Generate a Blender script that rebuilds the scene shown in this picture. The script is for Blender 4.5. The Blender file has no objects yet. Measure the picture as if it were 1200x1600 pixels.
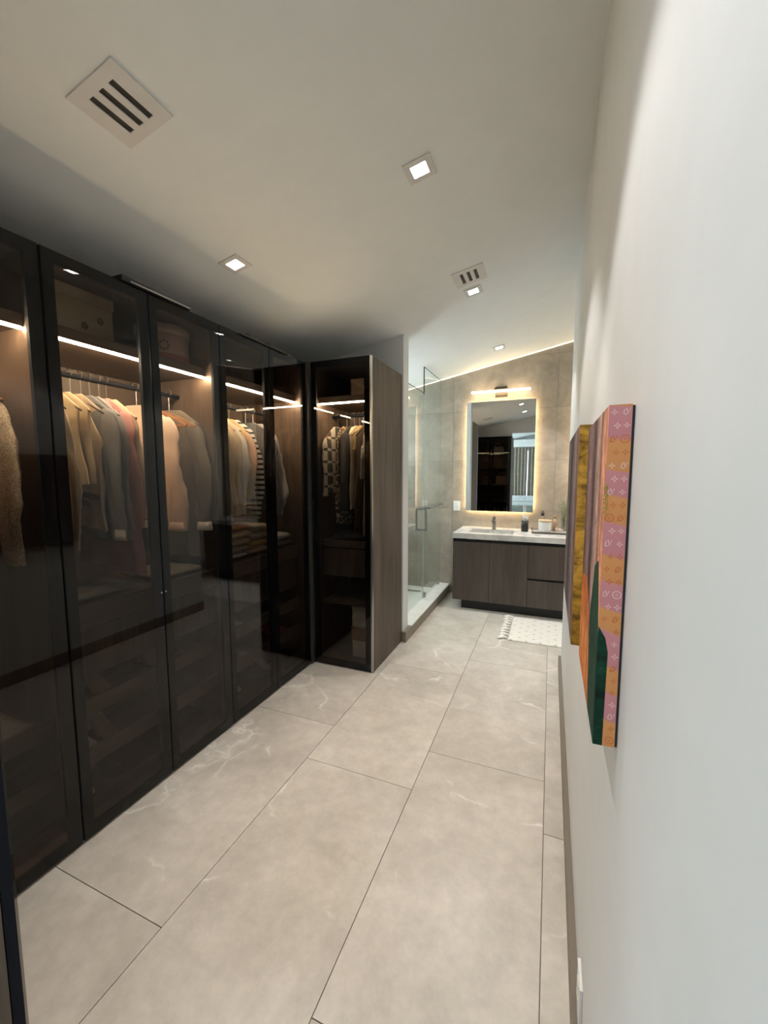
import bpy, bmesh, math, random
from mathutils import Vector, Matrix, noise
random.seed(7)
PI = math.pi
C = bpy.context.scene.collection

# ------------------------------------------------------------------ camera, light, exposure
cam_d = bpy.data.cameras.new('camera'); cam = bpy.data.objects.new('camera', cam_d); C.objects.link(cam)
cam_d.sensor_fit = 'VERTICAL'; cam_d.sensor_height = 24; cam_d.lens = 639.07/1600*24
cam_d.clip_start = 0.01; cam_d.clip_end = 100
r = Vector((0.92622, 0.37698, -0.00199)); u = Vector((-0.03394, 0.08866, 0.99548)); f = Vector((-0.37545, 0.92197, -0.09492))
cam.matrix_world = Matrix(((r.x, u.x, -f.x, 0), (r.y, u.y, -f.y, 0), (r.z, u.z, -f.z, 1.55), (0, 0, 0, 1)))
bpy.context.scene.camera = cam
vs = bpy.context.scene.view_settings
vs.view_transform = 'Standard'; vs.look = 'None'; vs.gamma = 1; vs.use_curve_mapping = False
vs.exposure = 0.55
W = bpy.data.worlds.new('sky'); bpy.context.scene.world = W; W.use_nodes = True
W.node_tree.nodes['Background'].inputs[0].default_value = (0.80, 0.90, 1.0, 1)
W.node_tree.nodes['Background'].inputs[1].default_value = 2.0

def area(name, loc, rot, sx, sy, power, col=(1, 1, 1), spread=180):
    l = bpy.data.lights.new(name, 'AREA'); l.shape = 'RECTANGLE'; l.size = sx; l.size_y = sy
    l.energy = power; l.color = col; l.spread = math.radians(spread)
    o = bpy.data.objects.new(name, l); o.location = loc; o.rotation_euler = rot; C.objects.link(o); return o
# daylight through the bedroom windows behind the camera and the shower window
area('bedroom_daylight', (-4.15, -3.9, 1.35), (0, -PI/2, 0), 1.9, 2.0, 130, (0.74, 0.91, 1.0))
area('shower_daylight', (-2.34, 4.4, 1.9), (0, -PI/2, 0), 0.9, 0.7, 16, (0.78, 0.93, 1.0))

SLOPE = 0.1985
def ceil_z(x): return 3.0 + SLOPE*(x-0.1)
XW = -1.76      # wardrobe door plane
XS = -1.23      # far wing side
XR = 0.122      # right wall
YF = 5.17       # far wall
YE = 3.44       # end of the right wall / start of the bathroom

# ------------------------------------------------------------------ materials
MATS = {}
def nt(name):
    m = bpy.data.materials.new(name); m.use_nodes = True
    b = m.node_tree.nodes['Principled BSDF']; return m, m.node_tree, b
def N(t, kind, **kw):
    n = t.nodes.new(kind)
    for k, v in kw.items(): setattr(n, k, v)
    return n
def coords(t, scale=(1, 1, 1), rot=(0, 0, 0), rnd=False):
    tc = N(t, 'ShaderNodeTexCoord'); mp = N(t, 'ShaderNodeMapping')
    mp.inputs['Scale'].default_value = scale; mp.inputs['Rotation'].default_value = rot
    if rnd:
        oi = N(t, 'ShaderNodeObjectInfo'); ad = N(t, 'ShaderNodeVectorMath', operation='MULTIPLY_ADD')
        cb = N(t, 'ShaderNodeCombineXYZ')
        for i in range(3): t.links.new(oi.outputs['Random'], cb.inputs[i])
        ad.inputs[1].default_value = (37, 53, 29)
        t.links.new(cb.outputs[0], ad.inputs[0]); t.links.new(tc.outputs['Object'], ad.inputs[2])
        t.links.new(ad.outputs[0], mp.inputs[0])
    else:
        t.links.new(tc.outputs['Object'], mp.inputs[0])
    return mp.outputs[0]
def ramp(t, src, stops, interp='LINEAR'):
    n = N(t, 'ShaderNodeValToRGB'); n.color_ramp.interpolation = interp
    e = n.color_ramp.elements
    while len(e) < len(stops): e.new(0.5)
    for i, (p, c) in enumerate(stops):
        e[i].position = p; e[i].color = (c[0], c[1], c[2], 1)
    t.links.new(src, n.inputs[0]); return n.outputs[0]
def mixc(t, fac, a, b, mode='MIX'):
    n = N(t, 'ShaderNodeMix', data_type='RGBA', blend_type=mode)
    for sock, v in ((n.inputs[0], fac), (n.inputs[6], a), (n.inputs[7], b)):
        if hasattr(v, 'is_output'): t.links.new(v, sock)
        elif isinstance(v, (int, float)): sock.default_value = v
        else: sock.default_value = (*v, 1)
    return n.outputs[2]
def noise_t(t, vec, scale, detail=4, rough=0.55, dist=0.0):
    n = N(t, 'ShaderNodeTexNoise'); n.inputs['Scale'].default_value = scale; n.inputs['Detail'].default_value = detail
    n.inputs['Roughness'].default_value = rough; n.inputs['Distortion'].default_value = dist
    t.links.new(vec, n.inputs['Vector']); return n.outputs[0]
def bump(t, b, h, strength=0.2, dist=0.01):
    n = N(t, 'ShaderNodeBump'); n.inputs['Strength'].default_value = strength; n.inputs['Distance'].default_value = dist
    t.links.new(h, n.inputs['Height']); t.links.new(n.outputs[0], b.inputs['Normal'])
def math_n(t, op, a, b=None):
    n = N(t, 'ShaderNodeMath', operation=op)
    for i, v in enumerate((a, b)):
        if v is None: continue
        if hasattr(v, 'is_output'): t.links.new(v, n.inputs[i])
        else: n.inputs[i].default_value = v
    return n.outputs[0]

def plain(name, col, rough=0.5, metal=0.0, emit=0.0, ecol=None, spec=0.5, nz=0.04, scale=8):
    """a colour with a faint procedural variation"""
    if name in MATS: return MATS[name]
    m, t, b = nt(name)
    v = coords(t); n = noise_t(t, v, scale, 3)
    c = ramp(t, n, [(0.3, [x*(1-nz) for x in col]), (0.7, [min(1, x*(1+nz)) for x in col])])
    t.links.new(c, b.inputs['Base Color'])
    b.inputs['Roughness'].default_value = rough; b.inputs['Metallic'].default_value = metal
    b.inputs['Specular IOR Level'].default_value = spec
    if emit:
        b.inputs['Emission Color'].default_value = (*(ecol or col), 1); b.inputs['Emission Strength'].default_value = emit
    MATS[name] = m; return m
def fabric(name, col, col2=None, rough=0.9, wscale=220, pat=None):
    if name in MATS: return MATS[name]
    m, t, b = nt(name); v = coords(t)
    col2 = col2 or [x*0.82 for x in col]
    n = noise_t(t, v, 9, 4); c = ramp(t, n, [(0.35, col2), (0.65, col)])
    if pat == 'lace':
        vo = N(t, 'ShaderNodeTexVoronoi', feature='DISTANCE_TO_EDGE'); vo.inputs['Scale'].default_value = 105; t.links.new(v, vo.inputs['Vector'])
        k = ramp(t, vo.outputs[0], [(0.05, (1, 1, 1)), (0.20, (0.60, 0.54, 0.47))]); c = mixc(t, 1.0, c, k, 'MULTIPLY')
    if pat == 'leopard':
        vo = N(t, 'ShaderNodeTexVoronoi'); vo.inputs['Scale'].default_value = 38; t.links.new(v, vo.inputs['Vector'])
        k = ramp(t, vo.outputs['Distance'], [(0.22, (0.36, 0.24, 0.12)), (0.30, (0.02, 0.015, 0.012)), (0.48, (0.02, 0.015, 0.012)), (0.55, col)]); c = k
    if pat == 'argyle':
        v2 = coords(t, (9, 9, 9), (0, PI/4, 0)); v3 = coords(t, (9, 9, 9), (PI/4, 0, 0))
        ck = N(t, 'ShaderNodeTexChecker'); ck.inputs['Scale'].default_value = 1.6
        t.links.new(v3, ck.inputs['Vector']); ck.inputs[1].default_value = (*col, 1); ck.inputs[2].default_value = (0.02, 0.02, 0.02, 1); c = ck.outputs[0]
    if pat == 'stripe':
        wv = N(t, 'ShaderNodeTexWave', bands_direction='Z'); wv.inputs['Scale'].default_value = 9; t.links.new(v, wv.inputs['Vector'])
        c = ramp(t, wv.outputs[0], [(0.62, col), (0.7, (0.015, 0.015, 0.018))])
    if pat == 'plaid':
        ck = N(t, 'ShaderNodeTexChecker'); ck.inputs['Scale'].default_value = 60; t.links.new(v, ck.inputs['Vector'])
        ck.inputs[1].default_value = (*col, 1); ck.inputs[2].default_value = (*col2, 1); c = ck.outputs[0]
    t.links.new(c, b.inputs['Base Color']); b.inputs['Roughness'].default_value = rough
    b.inputs['Sheen Weight'].default_value = 0.2
    bump(t, b, noise_t(t, v, wscale, 2), 0.25, 0.003)
    MATS[name] = m; return m
def wood(name, dark, light, axis='Z', scale=1.0, rough=0.45, rnd=True):
    if name in MATS: return MATS[name]
    m, t, b = nt(name)
    s = {'Z': (14, 14, 0.9), 'X': (0.9, 14, 14), 'Y': (14, 0.9, 14)}[axis]
    v = coords(t, [k*scale for k in s], rnd=rnd)
    n1 = noise_t(t, v, 1.0, 6, 0.6, 0.6); n2 = noise_t(t, v, 5.0, 5, 0.7, 0.3)
    c1 = ramp(t, n1, [(0.32, dark), (0.68, light)])
    c2 = ramp(t, n2, [(0.35, (0.72, 0.72, 0.72)), (0.6, (1.05, 1.05, 1.05))])
    c = mixc(t, 0.8, c1, c2, 'MULTIPLY'); t.links.new(c, b.inputs['Base Color'])
    b.inputs['Roughness'].default_value = rough; bump(t, b, n2, 0.12, 0.002)
    MATS[name] = m; return m
def stone(name, base, dark, vein, vein_amt=0.5, rough=0.35, cl=2.2, rnd=True, vscale=1.3, vd=1.1, vw=.012, crack=False):
    if name in MATS: return MATS[name]
    m, t, b = nt(name); v = coords(t, rnd=rnd)
    n1 = noise_t(t, v, cl, 8, 0.62, 0.4); n2 = noise_t(t, v, 14, 6, 0.7)
    c = ramp(t, n1, [(0.30, dark), (0.62, base)])
    k = ramp(t, n2, [(0.3, (0.86, 0.86, 0.86)), (0.65, (1.04, 1.04, 1.04))]); c = mixc(t, 1.0, c, k, 'MULTIPLY')
    # thin broken veins
    w = noise_t(t, v, vscale, 5, 0.55, vd)
    d = math_n(t, 'ABSOLUTE', math_n(t, 'SUBTRACT', w, 0.5))
    line = ramp(t, d, [(0.0, (1, 1, 1)), (vw, (0, 0, 0))])
    msk = ramp(t, noise_t(t, v, 1.7, 2), [(0.50, (0, 0, 0)), (0.62, (1, 1, 1))])
    if crack:
        wp = N(t, 'ShaderNodeTexNoise'); wp.inputs['Scale'].default_value = 3.0; wp.inputs['Detail'].default_value = 5; t.links.new(v, wp.inputs['Vector'])
        ma = N(t, 'ShaderNodeVectorMath', operation='MULTIPLY_ADD'); ma.inputs[1].default_value = (.35, .35, .35); t.links.new(wp.outputs[1], ma.inputs[0]); t.links.new(v, ma.inputs[2])
        vo = N(t, 'ShaderNodeTexVoronoi', feature='DISTANCE_TO_EDGE'); vo.inputs['Scale'].default_value = 1.5; t.links.new(ma.outputs[0], vo.inputs['Vector'])
        line = ramp(t, vo.outputs[0], [(0.0, (1, 1, 1)), (0.009, (.25, .25, .25)), (0.030, (0, 0, 0))])
        msk = ramp(t, noise_t(t, v, 2.6, 3), [(0.50, (0, 0, 0)), (0.60, (1, 1, 1))])
    fac = math_n(t, 'MULTIPLY', math_n(t, 'MULTIPLY', line, msk), vein_amt)
    c = mixc(t, fac, c, vein); t.links.new(c, b.inputs['Base Color'])
    rr = ramp(t, n2, [(0.3, [rough*0.9]*3), (0.7, [rough*1.15]*3)]); t.links.new(rr, b.inputs['Roughness'])
    bump(t, b, n2, 0.05, 0.002)
    MATS[name] = m; return m
def glass(name, tint, ior=1.5, rough=0.0):
    """thin sheet: tinted see-through with a clear-coat reflection on its outer faces"""
    m = bpy.data.materials.new(name); m.use_nodes = True; t = m.node_tree; t.nodes.clear()
    o = N(t, 'ShaderNodeOutputMaterial'); mx = N(t, 'ShaderNodeMixShader'); tr = N(t, 'ShaderNodeBsdfTransparent'); gl = N(t, 'ShaderNodeBsdfGlossy')
    tr.inputs[0].default_value = (*tint, 1); gl.inputs['Roughness'].default_value = rough
    fr = N(t, 'ShaderNodeFresnel'); fr.inputs[0].default_value = ior; g = N(t, 'ShaderNodeNewGeometry')
    fac = math_n(t, 'MULTIPLY', fr.outputs[0], math_n(t, 'SUBTRACT', 1.0, g.outputs['Backfacing']))
    t.links.new(fac, mx.inputs[0]); t.links.new(tr.outputs[0], mx.inputs[1]); t.links.new(gl.outputs[0], mx.inputs[2])
    t.links.new(mx.outputs[0], o.inputs[0]); MATS[name] = m; return m

WALL = plain('wall_paint', (0.67, 0.68, 0.68), 0.55, nz=0.02)
CEIL = plain('ceiling_paint', (0.78, 0.80, 0.79), 0.8, nz=0.015)
GROUT = plain('grout', (0.20, 0.18, 0.15), 0.9)
TILE = stone('floor_porcelain', (0.68, 0.625, 0.555), (0.50, 0.455, 0.395), (0.92, 0.88, 0.82), 0.8, 0.34, crack=True)
WTILE = stone('wall_porcelain', (0.43, 0.37, 0.30), (0.31, 0.265, 0.215), (0.57, 0.51, 0.43), 0.3, 0.4, cl=3.0)
MARBLE = stone('white_marble', (0.86, 0.84, 0.80), (0.58, 0.56, 0.54), (0.30, 0.28, 0.26), 0.8, 0.2, cl=3.5, vscale=2.2, vw=.05, vd=.5)
CURBTOP = stone('white_quartz', (0.80, 0.79, 0.74), (0.70, 0.69, 0.64), (0.6, 0.6, 0.56), 0.3, 0.3)
WOOD = wood('grey_brown_oak', (0.068, 0.049, 0.036), (0.145, 0.110, 0.082), 'Z', rough=.65)
VWOOD = wood('dark_walnut_laminate', (0.070, 0.052, 0.042), (0.105, 0.082, 0.067), 'Z', .55)
INWOOD = wood('closet_interior_oak', (0.075, 0.050, 0.036), (0.135, 0.095, 0.070), 'Z')
INWOODY = wood('closet_shelf_oak', (0.085, 0.058, 0.042), (0.15, 0.107, 0.078), 'Y')
BLACKM = plain('black_aluminium', (0.006, 0.008, 0.014), 0.7, spec=.15)
BRONZE = plain('dark_bronze_edge', (0.16, 0.145, 0.13), 0.35, 0.8)
BLACK = plain('matt_black', (0.008, 0.008, 0.009), 0.5)
SMOKE = glass('smoked_glass', (0.61, 0.59, 0.57), 1.50)
CLEAR = glass('shower_glass_clear', (0.93, 0.965, 0.95), 1.5)
GEDGE = plain('green_glass_edge', (0.03, 0.055, 0.05), 0.15)
VGLASS = glass('vase_glass', (0.90, 0.92, 0.92), 1.45)
LED = plain('warm_led', (1.0, 0.86, 0.60), 0.5, emit=260, ecol=(1.0, 0.80, 0.52))
CHROME = plain('chrome', (0.75, 0.75, 0.74), 0.12, 1.0)
STEEL = plain('brushed_steel', (0.45, 0.44, 0.42), 0.3, 1.0)
WHITEP = plain('white_plastic', (0.82, 0.82, 0.80), 0.35)
WHITEC = plain('white_ceramic', (0.83, 0.82, 0.78), 0.2)
TRIMW = plain('white_trim', (0.88, 0.87, 0.84), 0.5)
HWOOD = wood('hanger_wood', (0.30, 0.13, 0.05), (0.52, 0.26, 0.11), 'X', 1.5, rnd=False)
MIRROR = plain('silver_mirror', (0.80, 0.82, 0.81), 0.005, 1.0, nz=0.0)

# ------------------------------------------------------------------ object helpers
ORG = {}
def link(o, parent=None):
    C.objects.link(o)
    if parent is not None:
        o.parent = parent
    return o
def wo(o):
    return ORG.get(o.name, Vector((0, 0, 0)))
def tag(o, label=None, cat=None, group=None, kind=None):
    if label: o['label'] = label
    if cat: o['category'] = cat
    if group: o['group'] = group
    if kind: o['kind'] = kind
    return o
def thing(name, label, cat, loc=(0, 0, 0), group=None):
    o = bpy.data.objects.new(name, None); o.empty_display_size = 0.05; C.objects.link(o); o.location = loc
    ORG[o.name] = Vector(loc); return tag(o, label, cat, group)
def obj(name, bm, mat, parent=None, smooth=False, loc=None):
    """bm holds world coordinates; the object's origin goes to loc (default: its base centre)"""
    bmesh.ops.recalc_face_normals(bm, faces=bm.faces)
    vs_ = [v.co for v in bm.verts]
    if loc is None:
        lo = Vector([min(c[i] for c in vs_) for i in range(3)]); hi = Vector([max(c[i] for c in vs_) for i in range(3)])
        loc = Vector(((lo.x+hi.x)/2, (lo.y+hi.y)/2, lo.z))
    loc = Vector(loc)
    for v in bm.verts: v.co = v.co - loc
    me = bpy.data.meshes.new(name); bm.to_mesh(me); bm.free()
    if smooth:
        for p in me.polygons: p.use_smooth = True
    mats = mat if isinstance(mat, (list, tuple)) else [mat]
    for m in mats: me.materials.append(m)
    o = bpy.data.objects.new(name, me); link(o, parent)
    o.location = loc - (wo(parent) if parent is not None else Vector((0, 0, 0)))
    ORG[o.name] = loc
    return o
def bx(bm, x0, x1, y0, y1, z0, z1, bev=0.0, mi=0):
    g = bmesh.ops.create_cube(bm, size=1.0)
    for v in g['verts']:
        v.co = Vector((x0+(v.co.x+.5)*(x1-x0), y0+(v.co.y+.5)*(y1-y0), z0+(v.co.z+.5)*(z1-z0)))
    fs = set(f for v in g['verts'] for f in v.link_faces)
    for f_ in fs: f_.material_index = mi
    if bev:
        es = list(set(e for v in g['verts'] for e in v.link_edges))
        bmesh.ops.bevel(bm, geom=es, offset=bev, segments=2, affect='EDGES', profile=0.6)
def B(*boxes, bev=0.0):
    bm = bmesh.new()
    for b in boxes: bx(bm, *b, bev=bev)
    return bm
def box(name, mat, parent, *boxes, bev=0.0, smooth=False):
    return obj(name, B(*boxes, bev=bev), mat, parent, smooth)
def tube(bm, pts, rad, seg=8, caps=True, mi=0):
    pts = [Vector(p) for p in pts]; rings = []
    rads = rad if isinstance(rad, (list, tuple)) else [rad]*len(pts)
    up = None
    for i, p in enumerate(pts):
        d = (pts[min(i+1, len(pts)-1)]-pts[max(i-1, 0)]).normalized()
        if up is None:
            up = Vector((0, 0, 1)) if abs(d.z) < 0.9 else Vector((1, 0, 0))
        a = d.cross(up).normalized(); b = a.cross(d).normalized(); up = b
        rings.append([bm.verts.new(p+(a*math.cos(2*PI*k/seg)+b*math.sin(2*PI*k/seg))*rads[i]) for k in range(seg)])
    for i in range(len(rings)-1):
        for k in range(seg):
            f_ = bm.faces.new((rings[i][k], rings[i][(k+1) % seg], rings[i+1][(k+1) % seg], rings[i+1][k])); f_.material_index = mi
    if caps:
        bm.faces.new(rings[0]).material_index = mi; bm.faces.new(rings[-1][::-1]).material_index = mi
def lathe(bm, c, prof, seg=24, mi=0):
    rings = []
    for r_, z in prof:
        rings.append([bm.verts.new((c[0]+r_*math.cos(2*PI*k/seg), c[1]+r_*math.sin(2*PI*k/seg), c[2]+z)) for k in range(seg)])
    for i in range(len(rings)-1):
        for k in range(seg):
            f_ = bm.faces.new((rings[i][k], rings[i][(k+1) % seg], rings[i+1][(k+1) % seg], rings[i+1][k])); f_.material_index = mi
    bm.faces.new(rings[0][::-1]); bm.faces.new(rings[-1])
def prism(bm, poly, ax, a0, a1):
    """poly: 2-D points in the plane normal to ax"""
    def P(p, a):
        return {'x': (a, p[0], p[1]), 'y': (p[0], a, p[1]), 'z': (p[0], p[1], a)}[ax]
    A = [bm.verts.new(P(p, a0)) for p in poly]; Bv = [bm.verts.new(P(p, a1)) for p in poly]
    n = len(poly); bm.faces.new(A); bm.faces.new(Bv[::-1])
    for i in range(n): bm.faces.new((A[i], Bv[i], Bv[(i+1) % n], A[(i+1) % n]))
def struct(name, bm, mat, parent=None):
    o = obj(name, bm, mat, parent, loc=(0, 0, 0)); o['kind'] = 'structure'; return o

# ------------------------------------------------------------------ floor with tiles
fl = struct('floor', B((-4.3, 1.5, -5.2, YF+.1, -0.10, -0.004)), GROUT)
X0 = -1.185; TW = 0.603; TL = 1.213; G = 0.0014
cols = []
for i in range(-5, 4):
    xa = X0+TW*i
    off = {0: 1.785-0.0, -1: 2.092, 1: 2.085, 2: 1.762, -2: 1.79, 3: 2.09}.get(i, 2.09 if i % 2 else 1.785)
    cols.append((xa, xa+TW, off))
TM = {}
for xa, xb, off in cols:
    if xb < -4.3 or xa > 1.5: continue
    ya = off-TL*6
    while ya < YF:
        yb = ya+TL
        # clip against the building; outside the closet only where the room goes on
        a0, a1, b0, b1 = max(xa, -4.3), min(xb, 1.5), max(ya, -5.0), min(yb, YF)
        if b0 >= -0.25 and b1 <= 3.44 and a0 >= XR: ya = yb; continue
        if a0 >= XR and b0 < YE: b0 = max(b0, YE) if b1 > YE else None
        if b0 is None: ya = yb; continue
        if b0 >= -0.25 and a1 <= -2.36: ya = yb; continue
        if a1-a0 > .02 and b1-b0 > .02:
            key = (round(a1-a0, 3), round(b1-b0, 3))
            if key not in TM:
                w, l = key; bm = B((-w/2+G, w/2-G, -l/2+G, l/2-G, -0.004, 0.0), bev=0.0008)
                me = bpy.data.meshes.new('tile'); bm.to_mesh(me); bm.free(); me.materials.append(TILE); TM[key] = me
            o = bpy.data.objects.new('tile', TM[key]); link(o, fl); o.location = ((a0+a1)/2, (b0+b1)/2, 0)
        ya = yb

# ------------------------------------------------------------------ ceiling, walls
bm = bmesh.new()
prism(bm, [(-4.4, ceil_z(-4.4)), (1.6, ceil_z(1.6)), (1.6, ceil_z(1.6)+.1), (-4.4, ceil_z(-4.4)+.1)], 'y', -5.2, YF+.2)
ce = struct('ceiling', bm, CEIL)
def wallprism(name, poly, ax, a0, a1, mat=WALL): 
    bm = bmesh.new(); prism(bm, poly, ax, a0, a1); return struct(name, bm, mat)
# right wall (camera side) and the bathroom wall that starts at its end
box_r = wallprism('wall_right', [(XR, 0), (XR+.12, 0), (XR+.12, ceil_z(XR)+.05), (XR, ceil_z(XR))], 'y', -5.1, YE-0.12)
wallprism('wall_bathroom_front', [(XR, 0), (1.5, 0), (1.5, ceil_z(1.5)), (XR, ceil_z(XR))], 'y', YE-0.12, YE)
wallprism('wall_bathroom_right', [(1.42, 0), (1.5, 0), (1.5, ceil_z(1.5)), (1.42, ceil_z(1.42))], 'y', YE, YF)
wallprism('wall_left', [(-2.46, 0), (-2.38, 0), (-2.38, ceil_z(-2.38)), (-2.46, ceil_z(-2.46))], 'y', -0.24, YF)
wallprism('wall_partition', [(-2.38, 0), (-1.217, 0), (-1.217, ceil_z(-1.217)), (-2.38, ceil_z(-2.38))], 'y', YE, YE+.14, WALL)
wallprism('wall_closet_near', [(-4.3, 0), (-0.91, 0), (-0.91, ceil_z(-0.91)), (-4.3, ceil_z(-4.3))], 'y', -0.33, -0.24)
# bedroom shell behind the camera, with its two windows; the opening between has a header
YB = -5.0
wallprism('wall_header', [(-0.91, 2.52), (XR, 2.52), (XR, ceil_z(XR)), (-0.91, ceil_z(-0.91))], 'y', -0.33, -0.24)
struct('trim_3', B((-0.91, XR, -0.335, -0.235, 2.505, 2.52)), TRIMW)
bm = bmesh.new()
for b in ((-4.3, -4.2, YB, -4.85, 0, 2.13), (-4.3, -4.2, -2.95, -0.33, 0, 2.13), (-4.3, -4.2, -4.85, -2.95, 0, 0.35)): bx(bm, *b)
struct('wall_bedroom_left', bm, WALL)
bm = bmesh.new()
prism(bm, [(-4.3, 2.10), (-1.75, 2.10), (-1.75, 2.36), (-.2, 2.36), (-.2, 2.10), (XR, 2.10), (XR, ceil_z(XR)), (-4.3, ceil_z(-4.3))], 'y', YB-.1, YB)
bx(bm, -4.3, -1.75, YB-.1, YB, 0, 2.10); bx(bm, -0.20, XR, YB-.1, YB, 0, 2.10); bx(bm, -1.75, -0.20, YB-.1, YB, 0, 0.65)
struct('wall_back', bm, WALL)

# far wall in large-format tiles
fw = struct('wall_far', B((-2.46, 1.5, YF+.004, YF+.1, 0, 2.45)), GROUT)
bm = bmesh.new(); prism(bm, [(-2.46, 2.4), (1.5, 2.4), (1.5, ceil_z(1.5)), (-2.46, ceil_z(-2.46))], 'y', YF+.004, YF+.1); struct('wall_far_gable', bm, GROUT)
zs = [0, 0.5, 1.1, 1.7, 2.3, 2.9, 3.5]; xs = [-2.38, -1.16, 0.04, 1.24, 1.42]
for i in range(len(xs)-1):
    for j in range(len(zs)-1):
        xa, xb, za, zb = xs[i]+.0015, xs[i+1]-.0015, zs[j]+.0015, zs[j+1]-.0015
        poly = [(xa, za), (xb, za)]
        ca, cb = ceil_z(xa)-.012, ceil_z(xb)-.012
        if cb <= za: continue
        if cb >= zb: poly.append((xb, zb))
        else: poly.append((xb, cb))
        if cb >= zb and ca < zb: poly.append(((zb+.012-3.0)/SLOPE+0.1, zb))
        if ca >= zb: poly.append((xa, zb))
        elif ca > za: poly.append((xa, ca))
        else: 
            poly = [(xa, za)] if False else poly
            poly[0] = ((za+.012-3.0)/SLOPE+0.1, za)
        bm = bmesh.new(); prism(bm, poly, 'y', YF, YF+.006)
        obj('tile', bm, WTILE, fw)
# shower side wall tiles
sw = struct('wall_shower_left', B((-2.38, -2.366, YE+.14, YF, 0, 2.45)), GROUT)
for y0, y1 in ((YE+.14, 4.12), (4.12, YF)):
    for j in range(4):
        if zs[j+1] > 2.4: continue
        box('tile', WTILE, sw, (-2.366, -2.360, y0+.0015, y1-.0015, zs[j]+.0015, zs[j+1]-.0015))
# partition's shower face tiles
bm = bmesh.new()

# trims: bright line where far wall meets the ceiling, baseboard along the right wall
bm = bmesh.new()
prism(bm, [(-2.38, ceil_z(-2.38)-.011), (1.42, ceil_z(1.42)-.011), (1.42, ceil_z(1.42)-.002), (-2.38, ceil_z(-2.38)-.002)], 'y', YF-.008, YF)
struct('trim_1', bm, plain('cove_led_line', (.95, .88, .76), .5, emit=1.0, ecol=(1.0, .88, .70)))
bb = struct('baseboard_right', B((XR-.020, XR, -2.0, YE, 0.0, 0.095)), plain('taupe_baseboard', (0.20, 0.165, 0.125), 0.5))
struct('baseboard_bathroom', B((-1.217, -1.182, YE-.012, YE+.14, 0.0, 0.098), (-1.232, -1.217, YE-.001+.0, YE, 0.0, 0.098)), stone('taupe_stone', (0.26, 0.22, 0.17), (0.2, 0.17, 0.13), (0.3, 0.28, 0.2), 0.2))

# ------------------------------------------------------------------ bedroom seen in the bathroom mirror
for k, (a, b, z0, z1) in enumerate(((-1.75, -0.20, 0.65, 2.36),)):
    w = thing('window_%d' % (k+1), None, None, ((a+b)/2, YB-.05, z0)); w['kind'] = 'structure'
    box('window_frame', WHITEP, w, (a, a+.04, YB-.07, YB-.02, z0, z1), (b-.04, b, YB-.07, YB-.02, z0, z1), (a+.04, b-.04, YB-.07, YB-.02, z0, z0+.04), (a+.04, b-.04, YB-.07, YB-.02, z1-.04, z1), ((a+b)/2-.02, (a+b)/2+.02, YB-.07, YB-.02, z0+.04, z1-.04))
    box('window_pane', CLEAR, w, (a+.04, (a+b)/2-.02, YB-.05, YB-.045, z0+.04, z1-.04)); box('window_pane', CLEAR, w, ((a+b)/2+.02, b-.04, YB-.05, YB-.045, z0+.04, z1-.04))
w = thing('window_2', None, None, (-4.25, -3.9, .35)); w['kind'] = 'structure'
box('window_frame', WHITEP, w, (-4.28, -4.22, -4.85, -4.80, .35, 2.13), (-4.28, -4.22, -3.0, -2.95, .35, 2.13), (-4.28, -4.22, -3.93, -3.87, .35, 2.13))
CURT = fabric('beige_curtain', (0.34, 0.29, 0.23), (0.27, 0.23, 0.185))
def curtain(x0, x1, label):
    t = thing('curtain', label, 'curtain', ((x0+x1)/2, YB+.12, 0.62), 'curtains of the bedroom window')
    bm = bmesh.new(); n = int((x1-x0)*90); prev = None
    for i in range(n+1):
        x = x0+(x1-x0)*i/n; y = YB+.12+.03*math.sin(x*2*PI/.11); sk = .012*math.sin(x*9)
        a = [bm.verts.new((x+(0.0 if z > 1 else sk), y, z)) for z in (0.55, 0.98, 1.6, 2.42)]
        if prev:
            for j in range(3): bm.faces.new((prev[j], a[j], a[j+1], prev[j+1]))
        prev = a
    obj('curtain_panel', bm, CURT, t, True)
    bm = bmesh.new(); tube(bm, [(x0, YB+.12, 2.432), (x1, YB+.12, 2.432)], 0.012); obj('curtain_rod', bm, STEEL, t)
curtain(-2.05, -0.785, 'beige pleated curtain left of the bright slit, seen in the vanity mirror')
curtain(-0.755, -0.05, 'beige pleated curtain right of the bright slit, seen in the vanity mirror')
tag(box('pelmet', TRIMW, None, (-1.38, XR-.01, YB+.02, YB+.22, 2.445, 2.69)), 'white pelmet box above the curtains, seen in the vanity mirror', 'pelmet')
hb = thing('headboard', 'white padded headboard under the curtains, seen in the vanity mirror', 'bed', (-0.8, -4.6, 0))
box('upholstery', fabric('white_upholstery', (0.78, 0.80, 0.80)), hb, (-1.9, 0.0, -4.72, -4.60, 0.56, 0.76), bev=.02)
box('bed_base', fabric('grey_linen', (0.42, 0.46, 0.42)), hb, (-1.9, 0.0, -4.60, -2.9, 0.0, 0.56), bev=.03)

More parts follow.
